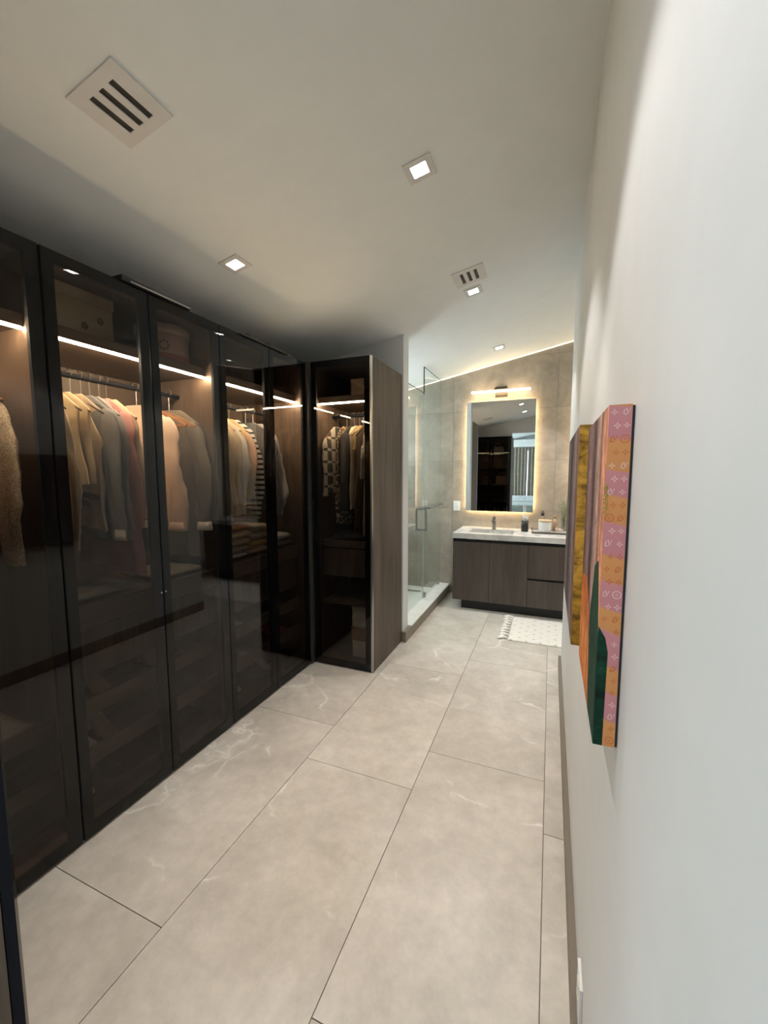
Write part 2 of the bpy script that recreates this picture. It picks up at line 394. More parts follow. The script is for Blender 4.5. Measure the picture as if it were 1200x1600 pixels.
# ------------------------------------------------------------------ wardrobes
DOORT = 0.022; WTOP = 2.385
def door(parent, ax, face, a0, a1, z0, z1, name='door', fw_=0.045, edge=False):
    """framed smoked-glass door. ax 'x': front faces +x at x=face; 'y-': faces -y; 'y+': faces +y"""
    def bb_(d0, d1, a, b, z, zz):
        # d measured backwards from the face
        if ax == 'x': return (face-d1, face-d0, a, b, z, zz)
        if ax == 'y-': return (a, b, face+d0, face+d1, z, zz)
        return (a, b, face-d1, face-d0, z, zz)
    a0 += .003; a1 -= .003
    f1 = 0.0045
    d = obj(name, B(bb_(f1, DOORT, a0, a0+fw_, z0, z1), bb_(f1, DOORT, a1-fw_, a1, z0, z1), bb_(f1, DOORT, a0+fw_, a1-fw_, z0, z0+fw_), bb_(f1, DOORT, a0+fw_, a1-fw_, z1-fw_, z1)), BLACKM, parent)
    box('glass_panel', SMOKE, d, bb_(0.0, 0.004, a0+.0005, a1-.0005, z0, z1))
    return d
def carcass(t, x0, x1, y0, y1, open_ax, top=WTOP-.005, back_mat=None, sides=(1, 1)):
    """panels 18 mm thick; open_ax '+x' or '-y' or '+y' is the open side"""
    T = .018
    if open_ax == '+x':
        box('side_panel', INWOOD, t, (x0, x1, y0, y0+T, .0, top)); box('side_panel', INWOOD, t, (x0, x1, y1-T, y1, .0, top))
        box('back_panel', back_mat or INWOOD, t, (x0, x0+T, y0+T, y1-T, 0.05, top))
        box('top_panel', INWOODY, t, (x0+T, x1, y0+T, y1-T, top-T, top)); box('bottom_panel', INWOODY, t, (x0+T, x1, y0+T, y1-T, 0.03, 0.05))
    else:
        box('side_panel', INWOOD, t, (x0, x0+T, y0, y1, .0, top)); box('side_panel', WOOD, t, (x1-T, x1, y0, y1, .0, top))
        ya, yb = (y1-T, y1) if open_ax == '-y' else (y0, y0+T)
        box('back_panel', INWOOD, t, (x0+T, x1-T, ya, yb, 0.05, top))
        box('top_panel', INWOODY, t, (x0+T, x1-T, min(y0, y0+(T if open_ax == '+y' else 0))+(T if open_ax == '+y' else 0), y1-(T if open_ax == '-y' else 0), top-T, top))
        box('bottom_panel', INWOODY, t, (x0+T, x1-T, y0+(T if open_ax == '+y' else 0), y1-(T if open_ax == '-y' else 0), 0.03, 0.05))
def led_strip(t, b):
    o = box('led_strip', LED, t, b); return o

bays = [(0.109, 0.985, 'tall smoked-glass wardrobe section nearest the camera, behind the lace dress'),
        (0.985, 1.861, 'smoked-glass wardrobe section with the round pink hat box on its shelf'),
        (1.861, 2.744, 'smoked-glass wardrobe section beside the inner corner, with folded sweaters')]
XB = XW-DOORT-.002    # front plane of the carcasses
ward = []
for bi, (ya, yb, lab) in enumerate(bays):
    t = thing('wardrobe', lab, 'wardrobe', (-2.07, (ya+yb)/2, 0), 'smoked-glass wardrobe run'); ward.append(t)
    carcass(t, -2.378, XB, ya+.001, yb-.001, '+x')
    i0, i1 = ya+.02, yb-.02
    box('shelf', INWOODY, t, (-2.358, -1.85, i0, i1, 2.098, 2.145))
    led_strip(t, (-1.862, -1.852, i0+.005, i1-.005, 2.088, 2.0975))
    bm = bmesh.new(); tube(bm, [(-2.07, i0, 2.0), (-2.07, i1, 2.0)], 0.0125, 12); obj('hanging_rod', bm, BLACKM, t, True)
    if bi > 0:
        # low chest: top, tray front, drawer front, three pull-out shelves with lips
        box('shelf', INWOODY, t, (-2.358, -1.84, i0, i1, 0.95, 0.97))
        d = box('drawer', INWOODY, t, (-1.85, -1.832, i0+.003, i1-.003, 0.885, 0.985)); box('drawer_tray', INWOODY, d, (-2.33, -1.852, i0+.01, i1-.01, 0.89, 0.90))
        d = box('drawer', WOOD, t, (-1.87, -1.852, i0+.003, i1-.003, 0.66, 0.875)); box('drawer_box', INWOODY, d, (-2.33, -1.872, i0+.01, i1-.01, 0.67, 0.80))
    else:
        pass
    for z0, z1 in ((0.485, 0.56), (0.262, 0.338), (0.052, 0.115)):
        d = box('pull_out_shelf', INWOODY, t, (-2.33, -1.86, i0+.004, i1-.004, z0, z0+.018), (-1.86, -1.842, i0+.004, i1-.004, z0, z1))
    ym = (ya+yb)/2
    for (p0, p1, side) in ((ya, ym, 1), (ym, yb, -1)):
        d = door(t, 'x', XW, p0, p1, 0.012, WTOP)
        yy = p1-.012 if side > 0 else p0+.012
        bm = bmesh.new(); tube(bm, [(XW-.0035, yy, 0.965), (XW+.0012, yy, 0.965)], 0.0035, 10); obj('lock_pin', bm, CHROME, d)
box_post = tag(box('corner_post', BRONZE, None, (-1.782, -1.748, 2.748, 2.782, 0, WTOP+.01)), 'slim bronze corner post where the wardrobe run meets its far wing', 'post')

# far wing, doors facing the camera side
wing = thing('wardrobe', 'black glass wardrobe wing jutting out at the far end, with an oak side panel', 'wardrobe', (-1.49, 3.1, 0), 'smoked-glass wardrobe run')
WY = 2.78
carcass(wing, -1.745, XS, WY+DOORT+.002, YE-.002, '-y', top=WTOP+.012)
box('edge_trim', STEEL, wing, (XS-.012, XS+.0005, WY, WY+DOORT+.001, 0.01, WTOP+.012))
box('shelf', INWOODY, wing, (-1.727, XS-.018, WY+.09, YE-.02, 2.098, 2.145))
led_strip(wing, (-1.722, XS-.022, WY+.092, WY+.101, 2.088, 2.0975))
bm = bmesh.new(); tube(bm, [(-1.727, 3.1, 2.02), (XS-.018, 3.1, 2.02)], 0.0125, 12); obj('hanging_rod', bm, BLACKM, wing, True)
box('shelf', INWOODY, wing, (-1.727, XS-.018, WY+.10, YE-.02, 0.955, 1.005))
box('drawer', WOOD, wing, (-1.724, XS-.021, WY+.10, WY+.118, 0.72, 0.945))
for z0 in (0.485, ):
    box('pull_out_shelf', INWOODY, wing, (-1.724, XS-.021, WY+.10, YE-.02, z0+.0, z0+.018), (-1.724, XS-.021, WY+.095, WY+.099, z0, z0+.03))
d = door(wing, 'y-', WY, -1.745, XS-.012, 0.012, WTOP+.012)
bm = bmesh.new(); tube(bm, [(XS-.028, WY+.003, 0.965), (XS-.028, WY-.0012, 0.965)], 0.0035, 10); obj('lock_pin', bm, CHROME, d)

# near wing at the lower left corner, doors facing the far wing
NX = -0.87; NY = 0.372
nw = thing('wardrobe', 'wardrobe wing nearest the camera, oak side and black door edge at lower left', 'wardrobe', (-1.3, 0.1, 0), 'smoked-glass wardrobe run')
carcass(nw, -1.755, NX, -0.238, NY-DOORT-.003, '+y')
for z in (0.5, 0.88, 1.26, 1.66, 2.02):
    box('shelf', INWOODY, nw, (-1.737, NX-.018, -0.218, NY-.05, z, z+.02))
box('led_strip', plain('dim_led', (1, .85, .6), .5, emit=.8, ecol=(1, .8, .5)), nw, (-1.70, NX-.03, NY-.062, NY-.054, 2.008, 2.018))
door(nw, 'y+', NY, -1.755, (-1.755+NX)/2, 0.012, WTOP); door(nw, 'y+', NY, (-1.755+NX)/2, NX, 0.012, WTOP)
# handbags and bottles on the near wing's shelves (seen in the mirror)
def handbag(x, y, z, w, h, d, mat, label):
    t = thing('handbag', label, 'handbag', (x, y, z), 'bags on the near wing shelves')
    bm = bmesh.new(); prism(bm, [(x-w/2, z), (x+w/2, z), (x+w*.42, z+h), (x-w*.42, z+h)], 'y', y-d/2, y+d/2)
    bmesh.ops.bevel(bm, geom=bm.edges[:], offset=.008, segments=2, affect='EDGES'); obj('bag_body', bm, mat, t, False)
    bm = bmesh.new(); tube(bm, [(x-w*.25, y, z+h-.01)]+[(x-w*.25*math.cos(a), y, z+h+.09*math.sin(a)) for a in [k*PI/8 for k in range(1, 8)]]+[(x+w*.25, y, z+h-.01)], .006); obj('bag_handle', bm, mat, t, True)
handbag(-1.10, .12, 1.28, .26, .19, .1, fabric('tan_leather', (0.5, 0.36, 0.24), rough=.4), 'tan handbag on a middle shelf of the near wing, seen in the mirror')
handbag(-1.45, .12, 1.28, .22, .2, .1, fabric('brown_leather', (0.2, 0.12, 0.08), rough=.4), 'brown handbag left of the tan one, seen in the mirror')
handbag(-1.30, .12, .90, .20, .16, .1, fabric('black_leather', (0.05, 0.05, 0.05), rough=.4), 'small black handbag on a lower shelf, seen in the mirror')
handbag(-1.20, .12, 2.04, .30, .12, .1, fabric('ivory_leather', (0.6, 0.57, 0.5), rough=.4), 'ivory handbag on the top shelf, seen in the mirror')
cols_b = [(.6, .58, .5), (.45, .25, .12), (.08, .08, .1), (.5, .38, .2), (.7, .68, .62), (.3, .12, .08)]
ORD = ['first', 'second', 'third', 'fourth', 'fifth', 'sixth', 'seventh', 'eighth', 'ninth', 'tenth', 'eleventh']
for k in range(11):
    x = -1.66+k*.072
    bm = bmesh.new(); lathe(bm, (x, .2, .522), [(.004, 0), (.024, .002), (.024, .15), (.010, .19), (.010, .235), (.004, .237)], 12)
    tag(obj('boot_shaper', bm, plain('bottle_tone_%d' % (k % 6), cols_b[k % 6], .3), None, True), 'narrow bottle, %s from the left in the near wing row seen in the mirror' % ORD[k], 'bottle', 'bottles on the near wing shelf').name = 'bottle'

# ------------------------------------------------------------------ hangers and garments
def hanger_mesh(kind):
    hk = bmesh.new()
    pts = [(0.012*math.cos(a)*1.6, 0, 0.0015+0.0175*math.sin(a)*1.0) for a in [math.radians(d_) for d_ in range(200, -80, -20)]]
    tube(hk, pts+[(0, 0, -.03), (0, 0, -.11)], .0022, 6)
    sh = bmesh.new()
    th = .006 if kind == 'wood' else .0035
    L = .215
    n = 10
    top, bot = [], []
    for i in range(-n, n+1):
        x = L*i/n; z = -.102-.065*(abs(i)/n)**1.3*1.4
        h = (.018 if kind == 'wood' else .009)*(1-.35*abs(i)/n)
        top.append((x, z)); bot.append((x, z-h))
    prism(sh, top+bot[::-1], 'y', -th, th)
    if kind != 'slim':
        tube(sh, [(-L*.85, 0, -.197), (L*.85, 0, -.197)], .004, 6)
    return hk, sh
HM = {}
def get_hanger(kind, mat):
    key = (kind, mat.name)
    if key not in HM:
        hk, sh = hanger_mesh(kind); out = []
        for nm, bm, m in (('hook', hk, STEEL), ('shoulder_bar', sh, mat)):
            bmesh.ops.recalc_face_normals(bm, faces=bm.faces)
            me = bpy.data.meshes.new(nm); bm.to_mesh(me); bm.free(); me.materials.append(m); out.append((nm, me))
        HM[key] = out
    return HM[key]
VELVET = plain('black_velvet_hanger', (0.02, 0.018, 0.02), .8)
def hanger(loc, rz, kind, mat, label, group='clothes hangers'):
    t = thing('clothes_hanger', label, 'hanger', loc, group); t.rotation_euler = (0, 0, rz)
    for nm, me in get_hanger(kind, mat):
        o = bpy.data.objects.new(nm, me); link(o, t)
    return t
def sm(a, b, x):
    x = max(0, min(1, (x-a)/(b-a))); return x*x*(3-2*x)
def garment_body(L, w0=.20, flare=.02, th=.016, seed=0, neck=.075, folds=7, amp=.6, strap=False):
    """torso hanging from the shoulders, local x across, y thickness, z down from the rod"""
    bm = bmesh.new(); nseg = 40; nz = 26; rings = []
    rnd = random.Random(seed); ph = rnd.uniform(0, 6.28); ph2 = rnd.uniform(0, 6.28)
    zs_ = [-.058] + [-.062-(.075)*(i/5) for i in range(6)] + [-.15-(L-.095)*(i/(nz-1)) for i in range(nz)]
    for z in zs_:
        s = -z
        if s < .14:
            k = (s-.058)/.082; w = neck+(w0-neck)*max(0, k)**.9
        else:
            k = (s-.14)/L; w = w0*(1-.10*math.sin(min(1, k*1.6)*PI)) + flare*k
        if strap and s > .14 and s < .30: w = w0*(.62+.38*sm(.14, .30, s))
        fa = amp*sm(.18, .55, s)
        ring = []
        for q in range(nseg):
            a = 2*PI*q/nseg; ca, sa = math.cos(a), math.sin(a)
            ex = abs(ca)**.8*(1 if ca > 0 else -1); ey = abs(sa)**.7*(1 if sa > 0 else -1)
            t_ = th*(.55+.45*sm(.06, .3, s))
            fold = fa*t_*1.6*math.sin(folds*ex*2.2+ph+s*1.5)+fa*t_*.7*math.sin(folds*3.7*ex+ph2-s*3)
            nn = noise.noise(Vector((ex*2+seed*3.1, ey, s*3)))*t_*.6
            y = ey*t_+(fold+nn)+fa*t_*1.1*noise.noise(Vector((ex*6+seed, s*11, 1.7)))
            x = ex*(w+.006*fa*math.sin(s*31+ex*5+ph)+.012*noise.noise(Vector((seed, s*4, ca)))+fa*.02*math.sin(5*s+ph))
            zz = z+(.020*math.sin(2.6*ex+ph)+.012*noise.noise(Vector((ex*5, seed, ey))))*sm(.14+L*.6, .14+L, s)
            ring.append(bm.verts.new((x, y, zz)))
        rings.append(ring)
    for i in range(len(rings)-1):
        for q in range(nseg):
            bm.faces.new((rings[i][q], rings[i][(q+1) % nseg], rings[i+1][(q+1) % nseg], rings[i+1][q]))
    bm.faces.new(rings[0])
    return bm
def sleeve_mesh(side, L, w0=.20, th=.018, seed=0, r0=.062, r1=.040, out=.05, puff=0.0):
    bm = bmesh.new(); n = 22; seg = 18; rings = []
    rnd = random.Random(seed+side*5); ph = rnd.uniform(0, 6.28)
    for i in range(n+1):
        k = i/n
        x = side*(w0-.035+out*math.sin(min(1, k*1.4)*PI*.5)+.012*math.sin(k*7+ph)); z = -.125-L*k
        rx = r0*(1-k)+r1*k
        if puff: rx += puff*math.sin(sm(.45, 1, k)*PI)*.9
        if k < .15: rx *= (.35+.65*(k/.15)**.5)
        ry = th*(1-.25*k)*(.6 if k < .05 else 1)
        ring = []
        for q in range(seg):
            a = 2*PI*q/seg
            w = 1+.13*math.sin(3*a+k*7+ph)+.30*noise.noise(Vector((math.cos(a)*1.6+seed, math.sin(a)*1.6+side, k*9)))+.14*noise.noise(Vector((math.cos(a)*3, math.sin(a)*3+seed, k*26)))
            ring.append(bm.verts.new((x+rx*w*math.cos(a), ry*w*math.sin(a), z)))
        rings.append(ring)
    for i in range(n):
        for q in range(seg):
            bm.faces.new((rings[i][q], rings[i][(q+1) % seg], rings[i+1][(q+1) % seg], rings[i+1][q]))
    bm.faces.new(rings[0]); bm.faces.new(rings[-1][::-1])
    return bm
GOFF = [0]
def local_obj(name, bm, mat, parent, smooth=True):
    for v in bm.verts: v.co.z += GOFF[0]
    bmesh.ops.recalc_face_normals(bm, faces=bm.faces)
    me = bpy.data.meshes.new(name); bm.to_mesh(me); bm.free(); me.materials.append(mat)
    if smooth:
        for p in me.polygons: p.use_smooth = True
    o = bpy.data.objects.new(name, me); link(o, parent); return o
GID = [0]
def garment(name, label, cat, loc, rz, mat, L=.55, sleeves=.52, collar=None, cuff=None, w0=.20, flare=.02, th=.016, group=None, strap=False, puff=0.0, hk='slim', hmat=None, r0=.062, r1=.04, out=.05, hlabel=None, belt=None, pocket=False):
    GID[0] += 1; sd = GID[0]
    hanger(loc, rz, hk, hmat or VELVET, hlabel or ('hanger carrying the '+label), None if hlabel else None)
    th *= .72; GOFF[0] = -.042
    t = thing(name, label, cat, loc, group); t.rotation_euler = (0, 0, rz)
    local_obj('bodice', garment_body(L, w0, flare, th, sd, strap=strap), mat, t)
    if sleeves:
        for s in (-1, 1):
            o = local_obj('sleeve', sleeve_mesh(s, sleeves, w0, th*1.1, sd, r0, r1, out, puff), mat, t)
            if cuff:
                bm = bmesh.new(); x = s*(w0-.035+out*.95); z = -.125-sleeves
                rr = r1*1.12
                rings = []
                for zz, k in ((z+.045, 1.0), (z+.01, 1.12), (z-.004, 1.12)):
                    rings.append([bm.verts.new((x+rr*k*math.cos(2*PI*q/16), th*1.25*k*math.sin(2*PI*q/16), zz)) for q in range(16)])
                for i in range(2):
                    for q in range(16): bm.faces.new((rings[i][q], rings[i][(q+1) % 16], rings[i+1][(q+1) % 16], rings[i+1][q]))
                bm.faces.new(rings[-1]); bm.faces.new(rings[0])
                c = local_obj('cuff', bm, cuff, t)
    if collar:
        bm = bmesh.new(); rings = []
        for zz, wx, wy in ((-.050, .070, th*1.3), (-.075, .095, th*1.5), (-.115, .125, th*1.45), (-.120, .118, th*1.1)):
            rings.append([bm.verts.new((wx*math.cos(2*PI*q/20), wy*math.sin(2*PI*q/20), zz-.02*abs(math.cos(2*PI*q/20)))) for q in range(20)])
        for i in range(3):
            for q in range(20): bm.faces.new((rings[i][q], rings[i][(q+1) % 20], rings[i+1][(q+1) % 20], rings[i+1][q]))
        local_obj('collar', bm, collar, t)
    if belt:
        bm = bmesh.new(); z = -.14-L*.95; rings = []
        for zz in (z, z+.018):
            rings.append([bm.verts.new(((w0+flare)*1.02*math.cos(2*PI*q/28), th*1.7*math.sin(2*PI*q/28), zz-.02*math.cos(2*PI*q/28)**2)) for q in range(28)])
        for q in range(28): bm.faces.new((rings[0][q], rings[0][(q+1) % 28], rings[1][(q+1) % 28], rings[1][q]))
        local_obj('belt', bm, belt, t)
    GOFF[0] = 0
    return t
RX = -2.07; RZ = 2.0+.0125
F = fabric
cream = F('cream_knit', (0.80, 0.68, 0.48)); tan = F('tan_cotton', (0.56, 0.43, 0.29)); beige = F('beige_linen', (0.66, 0.54, 0.38))
greyblue = F('grey_blue_cotton', (0.30, 0.31, 0.34)); grey2 = F('soft_grey_cotton', (0.40, 0.39, 0.39)); pink = F('dusty_pink_cotton', (0.80, 0.42, 0.40))
ivory = F('ivory_lace', (0.86, 0.76, 0.60), pat='lace'); satin = F('blush_satin', (0.88, 0.68, 0.56), rough=.4); olive = F('grey_olive_wool', (0.20, 0.18, 0.14))
brownb = F('brown_belt_leather', (0.10, 0.05, 0.03), rough=.4); black = F('black_crepe', (0.012, 0.012, 0.014)); yellow = F('mustard_knit', (0.72, 0.50, 0.18))
charcoal = F('charcoal_jersey', (0.13, 0.13, 0.135)); stripe = F('black_white_stripe_knit', (0.72, 0.68, 0.62), pat='stripe'); peach = F('peach_knit', (0.80, 0.54, 0.36))
leo = F('leopard_print_silk', (0.62, 0.46, 0.27), pat='leopard'); argy = F('argyle_knit', (0.55, 0.48, 0.40), pat='argyle'); dbrown = F('dark_brown_crepe', (0.09, 0.06, 0.045))
white = F('white_cotton', (0.84, 0.80, 0.72)); rust = F('rust_knit', (0.50, 0.22, 0.10)); sand = F('sand_knit', (0.60, 0.50, 0.38))
GA, GB, GC, GW = 'clothes behind the first wardrobe door', 'clothes behind the second and third wardrobe doors', 'clothes in the corner wardrobe section', 'clothes in the far wing'
# section A
garment('lace_dress', 'long ivory lace dress hanging at the left edge behind the first door', 'dress', (RX, .86, RZ), .10, ivory, L=.60, sleeves=.64, w0=.205, flare=.04, th=.020, hk='wood', hmat=HWOOD, group=GA, r0=.060, r1=.05, out=.045)
garment('sweater', 'rust knit sweater just left of the ivory lace dress', 'sweater', (RX, .78, RZ), .0, rust, L=.62, sleeves=.5, th=.02, group=GA)
garment('coat', 'tan coat deep in the nearest wardrobe section', 'coat', (RX, .68, RZ), .0, tan, L=.9, sleeves=.5, th=.024, group=GA)
# section B, from the near side
gl = [
 ('sweater', 'tan knit sweater, first garment at the left of the second door', 'sweater', 1.050, tan, dict(L=.60, sleeves=.60, th=.018, puff=.01)),
 ('blouse', 'tan ruffled blouse next to the tan knit sweater', 'blouse', 1.100, beige, dict(L=.50, sleeves=.62, th=.018, collar=beige)),
 ('jacket', 'pale cream jacket with wide collar, left half of the second door', 'jacket', 1.150, cream, dict(L=.42, sleeves=.0, th=.018, collar=cream, belt=brownb)),
 ('vest', 'cropped beige vest with a dark brown belt', 'vest', 1.200, beige, dict(L=.40, sleeves=0, th=.018, w0=.215, collar=beige, belt=brownb)),
 ('top', 'sleeveless soft beige knit top behind the belted vest', 'top', 1.245, sand, dict(L=.62, sleeves=0, th=.016, strap=True)),
 ('shirt', 'grey blue shirt with a white turned cuff', 'shirt', 1.290, greyblue, dict(L=.66, sleeves=.60, th=.015, cuff=white)),
 ('shirt', 'soft grey shirt between the blue one and the pink coat', 'shirt', 1.330, grey2, dict(L=.68, sleeves=.56, th=.015, collar=grey2)),
 ('coat', 'long dusty pink coat behind the right of the second door', 'coat', 1.375, pink, dict(L=.84, sleeves=.56, th=.016, collar=pink, flare=.05)),
 ('blouse', 'cream blouse right after the dusty pink coat', 'blouse', 1.412, cream, dict(L=.62, sleeves=.5, th=.015, hk='wood', hmat=plain('pale_wood_hanger', (.62, .45, .27), .5))),
]
for nm, lab, cat, y, m, kw in gl:
    garment(nm, lab, cat, (RX, y, RZ), random.uniform(-.05, .05), m, group=GB, **kw)
garment('blouse', 'pale blush satin blouse with balloon sleeves behind the third door', 'blouse', (RX, 1.572, RZ), .16, satin, L=.62, sleeves=.60, th=.024, r0=.060, r1=.045, puff=.022, out=.055, cuff=satin, hk='wood', hmat=HWOOD, group=GB)
hanger((RX, 1.655, RZ), .22, 'wood', HWOOD, 'empty wooden hanger right of the blush satin blouse')
hanger((RX, 1.705, RZ), .28, 'wood', HWOOD, 'second empty wooden hanger, nearer the olive coat')
garment('coat', 'long grey olive coat against the partition behind the third door', 'coat', (RX, 1.775, RZ), .10, olive, L=.86, sleeves=.62, th=.026, flare=.03, cuff=white, group=GB)
# section C
gl = [
 ('sweater', 'cream cable sweater, first in the corner section', 'sweater', 1.935, cream, dict(L=.60, sleeves=.55, th=.017)),
 ('sweater', 'sand knit sweater beside the cream cable sweater', 'sweater', 1.980, sand, dict(L=.62, sleeves=.55, th=.017)),
 ('cardigan', 'cream cardigan in the middle of the fourth door', 'cardigan', 2.025, cream, dict(L=.66, sleeves=.5, th=.017)),
 ('blouse', 'beige blouse in the middle of the fourth door', 'blouse', 2.070, beige, dict(L=.62, sleeves=.5, th=.016, collar=beige)),
 ('shirt', 'white shirt between beige blouse and peach top', 'shirt', 2.115, white, dict(L=.64, sleeves=.5, th=.016, collar=white)),
 ('blouse', 'mustard blouse behind the fourth door', 'blouse', 2.160, yellow, dict(L=.55, sleeves=.45, th=.015)),
 ('top', 'peach knit top with black neckline', 'top', 2.205, peach, dict(L=.55, sleeves=.45, th=.016, collar=black)),
 ('sweater', 'black and white striped sweater by the dark door stile', 'sweater', 2.255, stripe, dict(L=.62, sleeves=.60, th=.018)),
 ('hoodie', 'charcoal hooded top with long sleeves in the corner section', 'hoodie', 2.42, charcoal, dict(L=.60, sleeves=.58, th=.028, puff=.02, cuff=charcoal)),
 ('hoodie', 'grey hooded top nearest the corner post', 'hoodie', 2.50, grey2, dict(L=.62, sleeves=.60, th=.026, puff=.02)),
]
for nm, lab, cat, y, m, kw in gl:
    garment(nm, lab, cat, (RX, y, RZ), random.uniform(-.05, .05), m, group=GC, **kw)
# far wing: the rod runs along x
gl = [
 ('cardigan', 'black and beige argyle cardigan at the left of the far wing', 'cardigan', -1.675, argy, dict(L=.56, sleeves=.50, th=.018, hk='wood', hmat=plain('red_hanger', (.30, .05, .04), .5))),
 ('dress', 'long leopard print dress in the far wing', 'dress', -1.595, leo, dict(L=.80, sleeves=.0, th=.022)),
 ('dress', 'black dress with a cream collar in the far wing', 'dress', -1.525, black, dict(L=.70, sleeves=.40, th=.020, collar=cream)),
 ('top', 'cream striped tunic beside the black dress', 'tunic', -1.478, sand, dict(L=.66, sleeves=.0, th=.012)),
 ('top', 'mustard top in the far wing', 'top', -1.442, yellow, dict(L=.20, sleeves=0, th=.015, w0=.18)),
 ('dress', 'dark brown dress next to the mustard top', 'dress', -1.405, dbrown, dict(L=.86, sleeves=0, th=.014)),
 ('dress', 'long tan slip dress beside the white blouse', 'dress', -1.37, beige, dict(L=.88, sleeves=0, th=.012, w0=.15)),
 ('blouse', 'white wide sleeved blouse at the right of the far wing', 'blouse', -1.325, white, dict(L=.42, sleeves=.36, th=.018, r0=.06, r1=.09, hk='slim')),
]
for nm, lab, cat, x, m, kw in gl:
    garment(nm, lab, cat, (x, 3.1, 2.0325), PI/2+random.uniform(-.05, .05), m, group=GW, **kw)

# ------------------------------------------------------------------ boxes and things on the wardrobe shelves
hat = thing('hat_box', 'round dusty pink hat box with a floral emblem on the upper shelf', 'box', (-2.03, 1.72, 2.145))
hp = F('hatbox_card', (0.78, 0.52, 0.42), rough=.6); hp2 = F('hatbox_pink_band', (0.60, 0.20, 0.20), rough=.6)
bm = bmesh.new(); lathe(bm, (-2.03, 1.72, 2.145), [(.004, 0), (.128, 0), (.130, .004), (.130, .150), (.128, .152), (.004, .152)], 40); obj('box_body', bm, hp, hat, True)
bm = bmesh.new(); lathe(bm, (-2.03, 1.72, 2.145), [(.1302, .0), (.1325, .001), (.1325, .045), (.1302, .046)], 40); obj('box_band', bm, hp2, hat, True)
bm = bmesh.new(); lathe(bm, (-2.03, 1.72, 2.145), [(.004, .153), (.134, .153), (.137, .158), (.137, .195), (.125, .203), (.004, .206)], 40); obj('lid', bm, hp, hat, True)
bm = bmesh.new()
a0 = math.radians(-38)
for k in range(8):      # petals of the emblem, printed on the side of the box
    an = k*PI/4; cx, cz = .022*math.cos(an), .085+.022*math.sin(an)
    vs2 = []
    for q in range(8):
        b_ = q*PI/4; px, pz = cx+.007*math.cos(b_), cz+.007*math.sin(b_); an2 = a0+px/.131
        vs2.append(bm.verts.new((-2.03+.1335*math.cos(an2), 1.72+.1335*math.sin(an2), 2.145+pz)))
    bm.faces.new(vs2)
obj('emblem', bm, F('emblem_print', (0.30, 0.14, 0.12)), hat)
sb = thing('storage_box', 'large printed storage box on the shelf above the second door', 'box', (-2.05, 1.2, 2.145))
boxm = F('printed_card', (0.50, 0.44, 0.34), (0.38, 0.33, 0.25), rough=.6)
box('box_body', boxm, sb, (-2.25, -1.93, 1.02, 1.37, 2.146, 2.305), bev=.004); box('lid', boxm, sb, (-2.255, -1.925, 1.015, 1.375, 2.305, 2.352), bev=.004)
bm = bmesh.new()
for cy, cz in ((1.10, 2.235), (1.24, 2.20), (1.31, 2.24)):
    for k in range(5):
        an = k*2*PI/5; q0 = [bm.verts.new((-1.9292, cy+.010*math.cos(an)+.006*math.cos(b_), cz+.010*math.sin(an)+.009*math.sin(b_))) for b_ in [j*PI/4 for j in range(8)]]
        bm.faces.new(q0)
obj('printed_flowers', bm, F('print_brown', (0.13, 0.09, 0.06)), sb)
t = thing('shoe_box', 'small beige box on the upper shelf of the far wing', 'box', (-1.39, 3.0, 2.145))
box('box_body', F('beige_card', (0.42, 0.30, 0.22)), t, (-1.45, -1.32, 2.90, 3.1, 2.146, 2.240)); box('lid', F('beige_card', (0.42, 0.30, 0.22)), t, (-1.453, -1.317, 2.897, 3.103, 2.240, 2.268))
def shoebox(x0, x1, y0, y1, z0, z1, m, lab):
    t = thing('shoe_box', lab, 'box', ((x0+x1)/2, (y0+y1)/2, z0), 'boxes at the bottom of the far wing')
    zc = z1-.022
    box('box_body', m, t, (x0, x1, y0, y1, z0, zc)); box('lid', m, t, (x0-.003, x1+.003, y0-.003, y1+.003, zc, z1))
wc = F('white_card', (0.78, 0.74, 0.66)); kc = F('kraft_card', (0.34, 0.20, 0.11))
shoebox(-1.46, -1.30, 2.9, 3.15, 0.394, 0.484, wc, 'white shoe box, topmost of the stack in the far wing') if False else None
shoebox(-1.46, -1.285, 2.90, 3.2, 0.052, 0.19, wc, 'cream shoe box at the bottom of the far wing stack')
shoebox(-1.47, -1.285, 2.90, 3.2, 0.191, 0.305, kc, 'kraft shoe box in the middle of the far wing stack')
shoebox(-1.46, -1.285, 2.90, 3.2, 0.306, 0.38, wc, 'white shoe box second from top in the far wing stack')
shoebox(-1.46, -1.285, 2.90, 3.2, 0.381, 0.470, wc, 'white shoe box on top of the far wing stack')

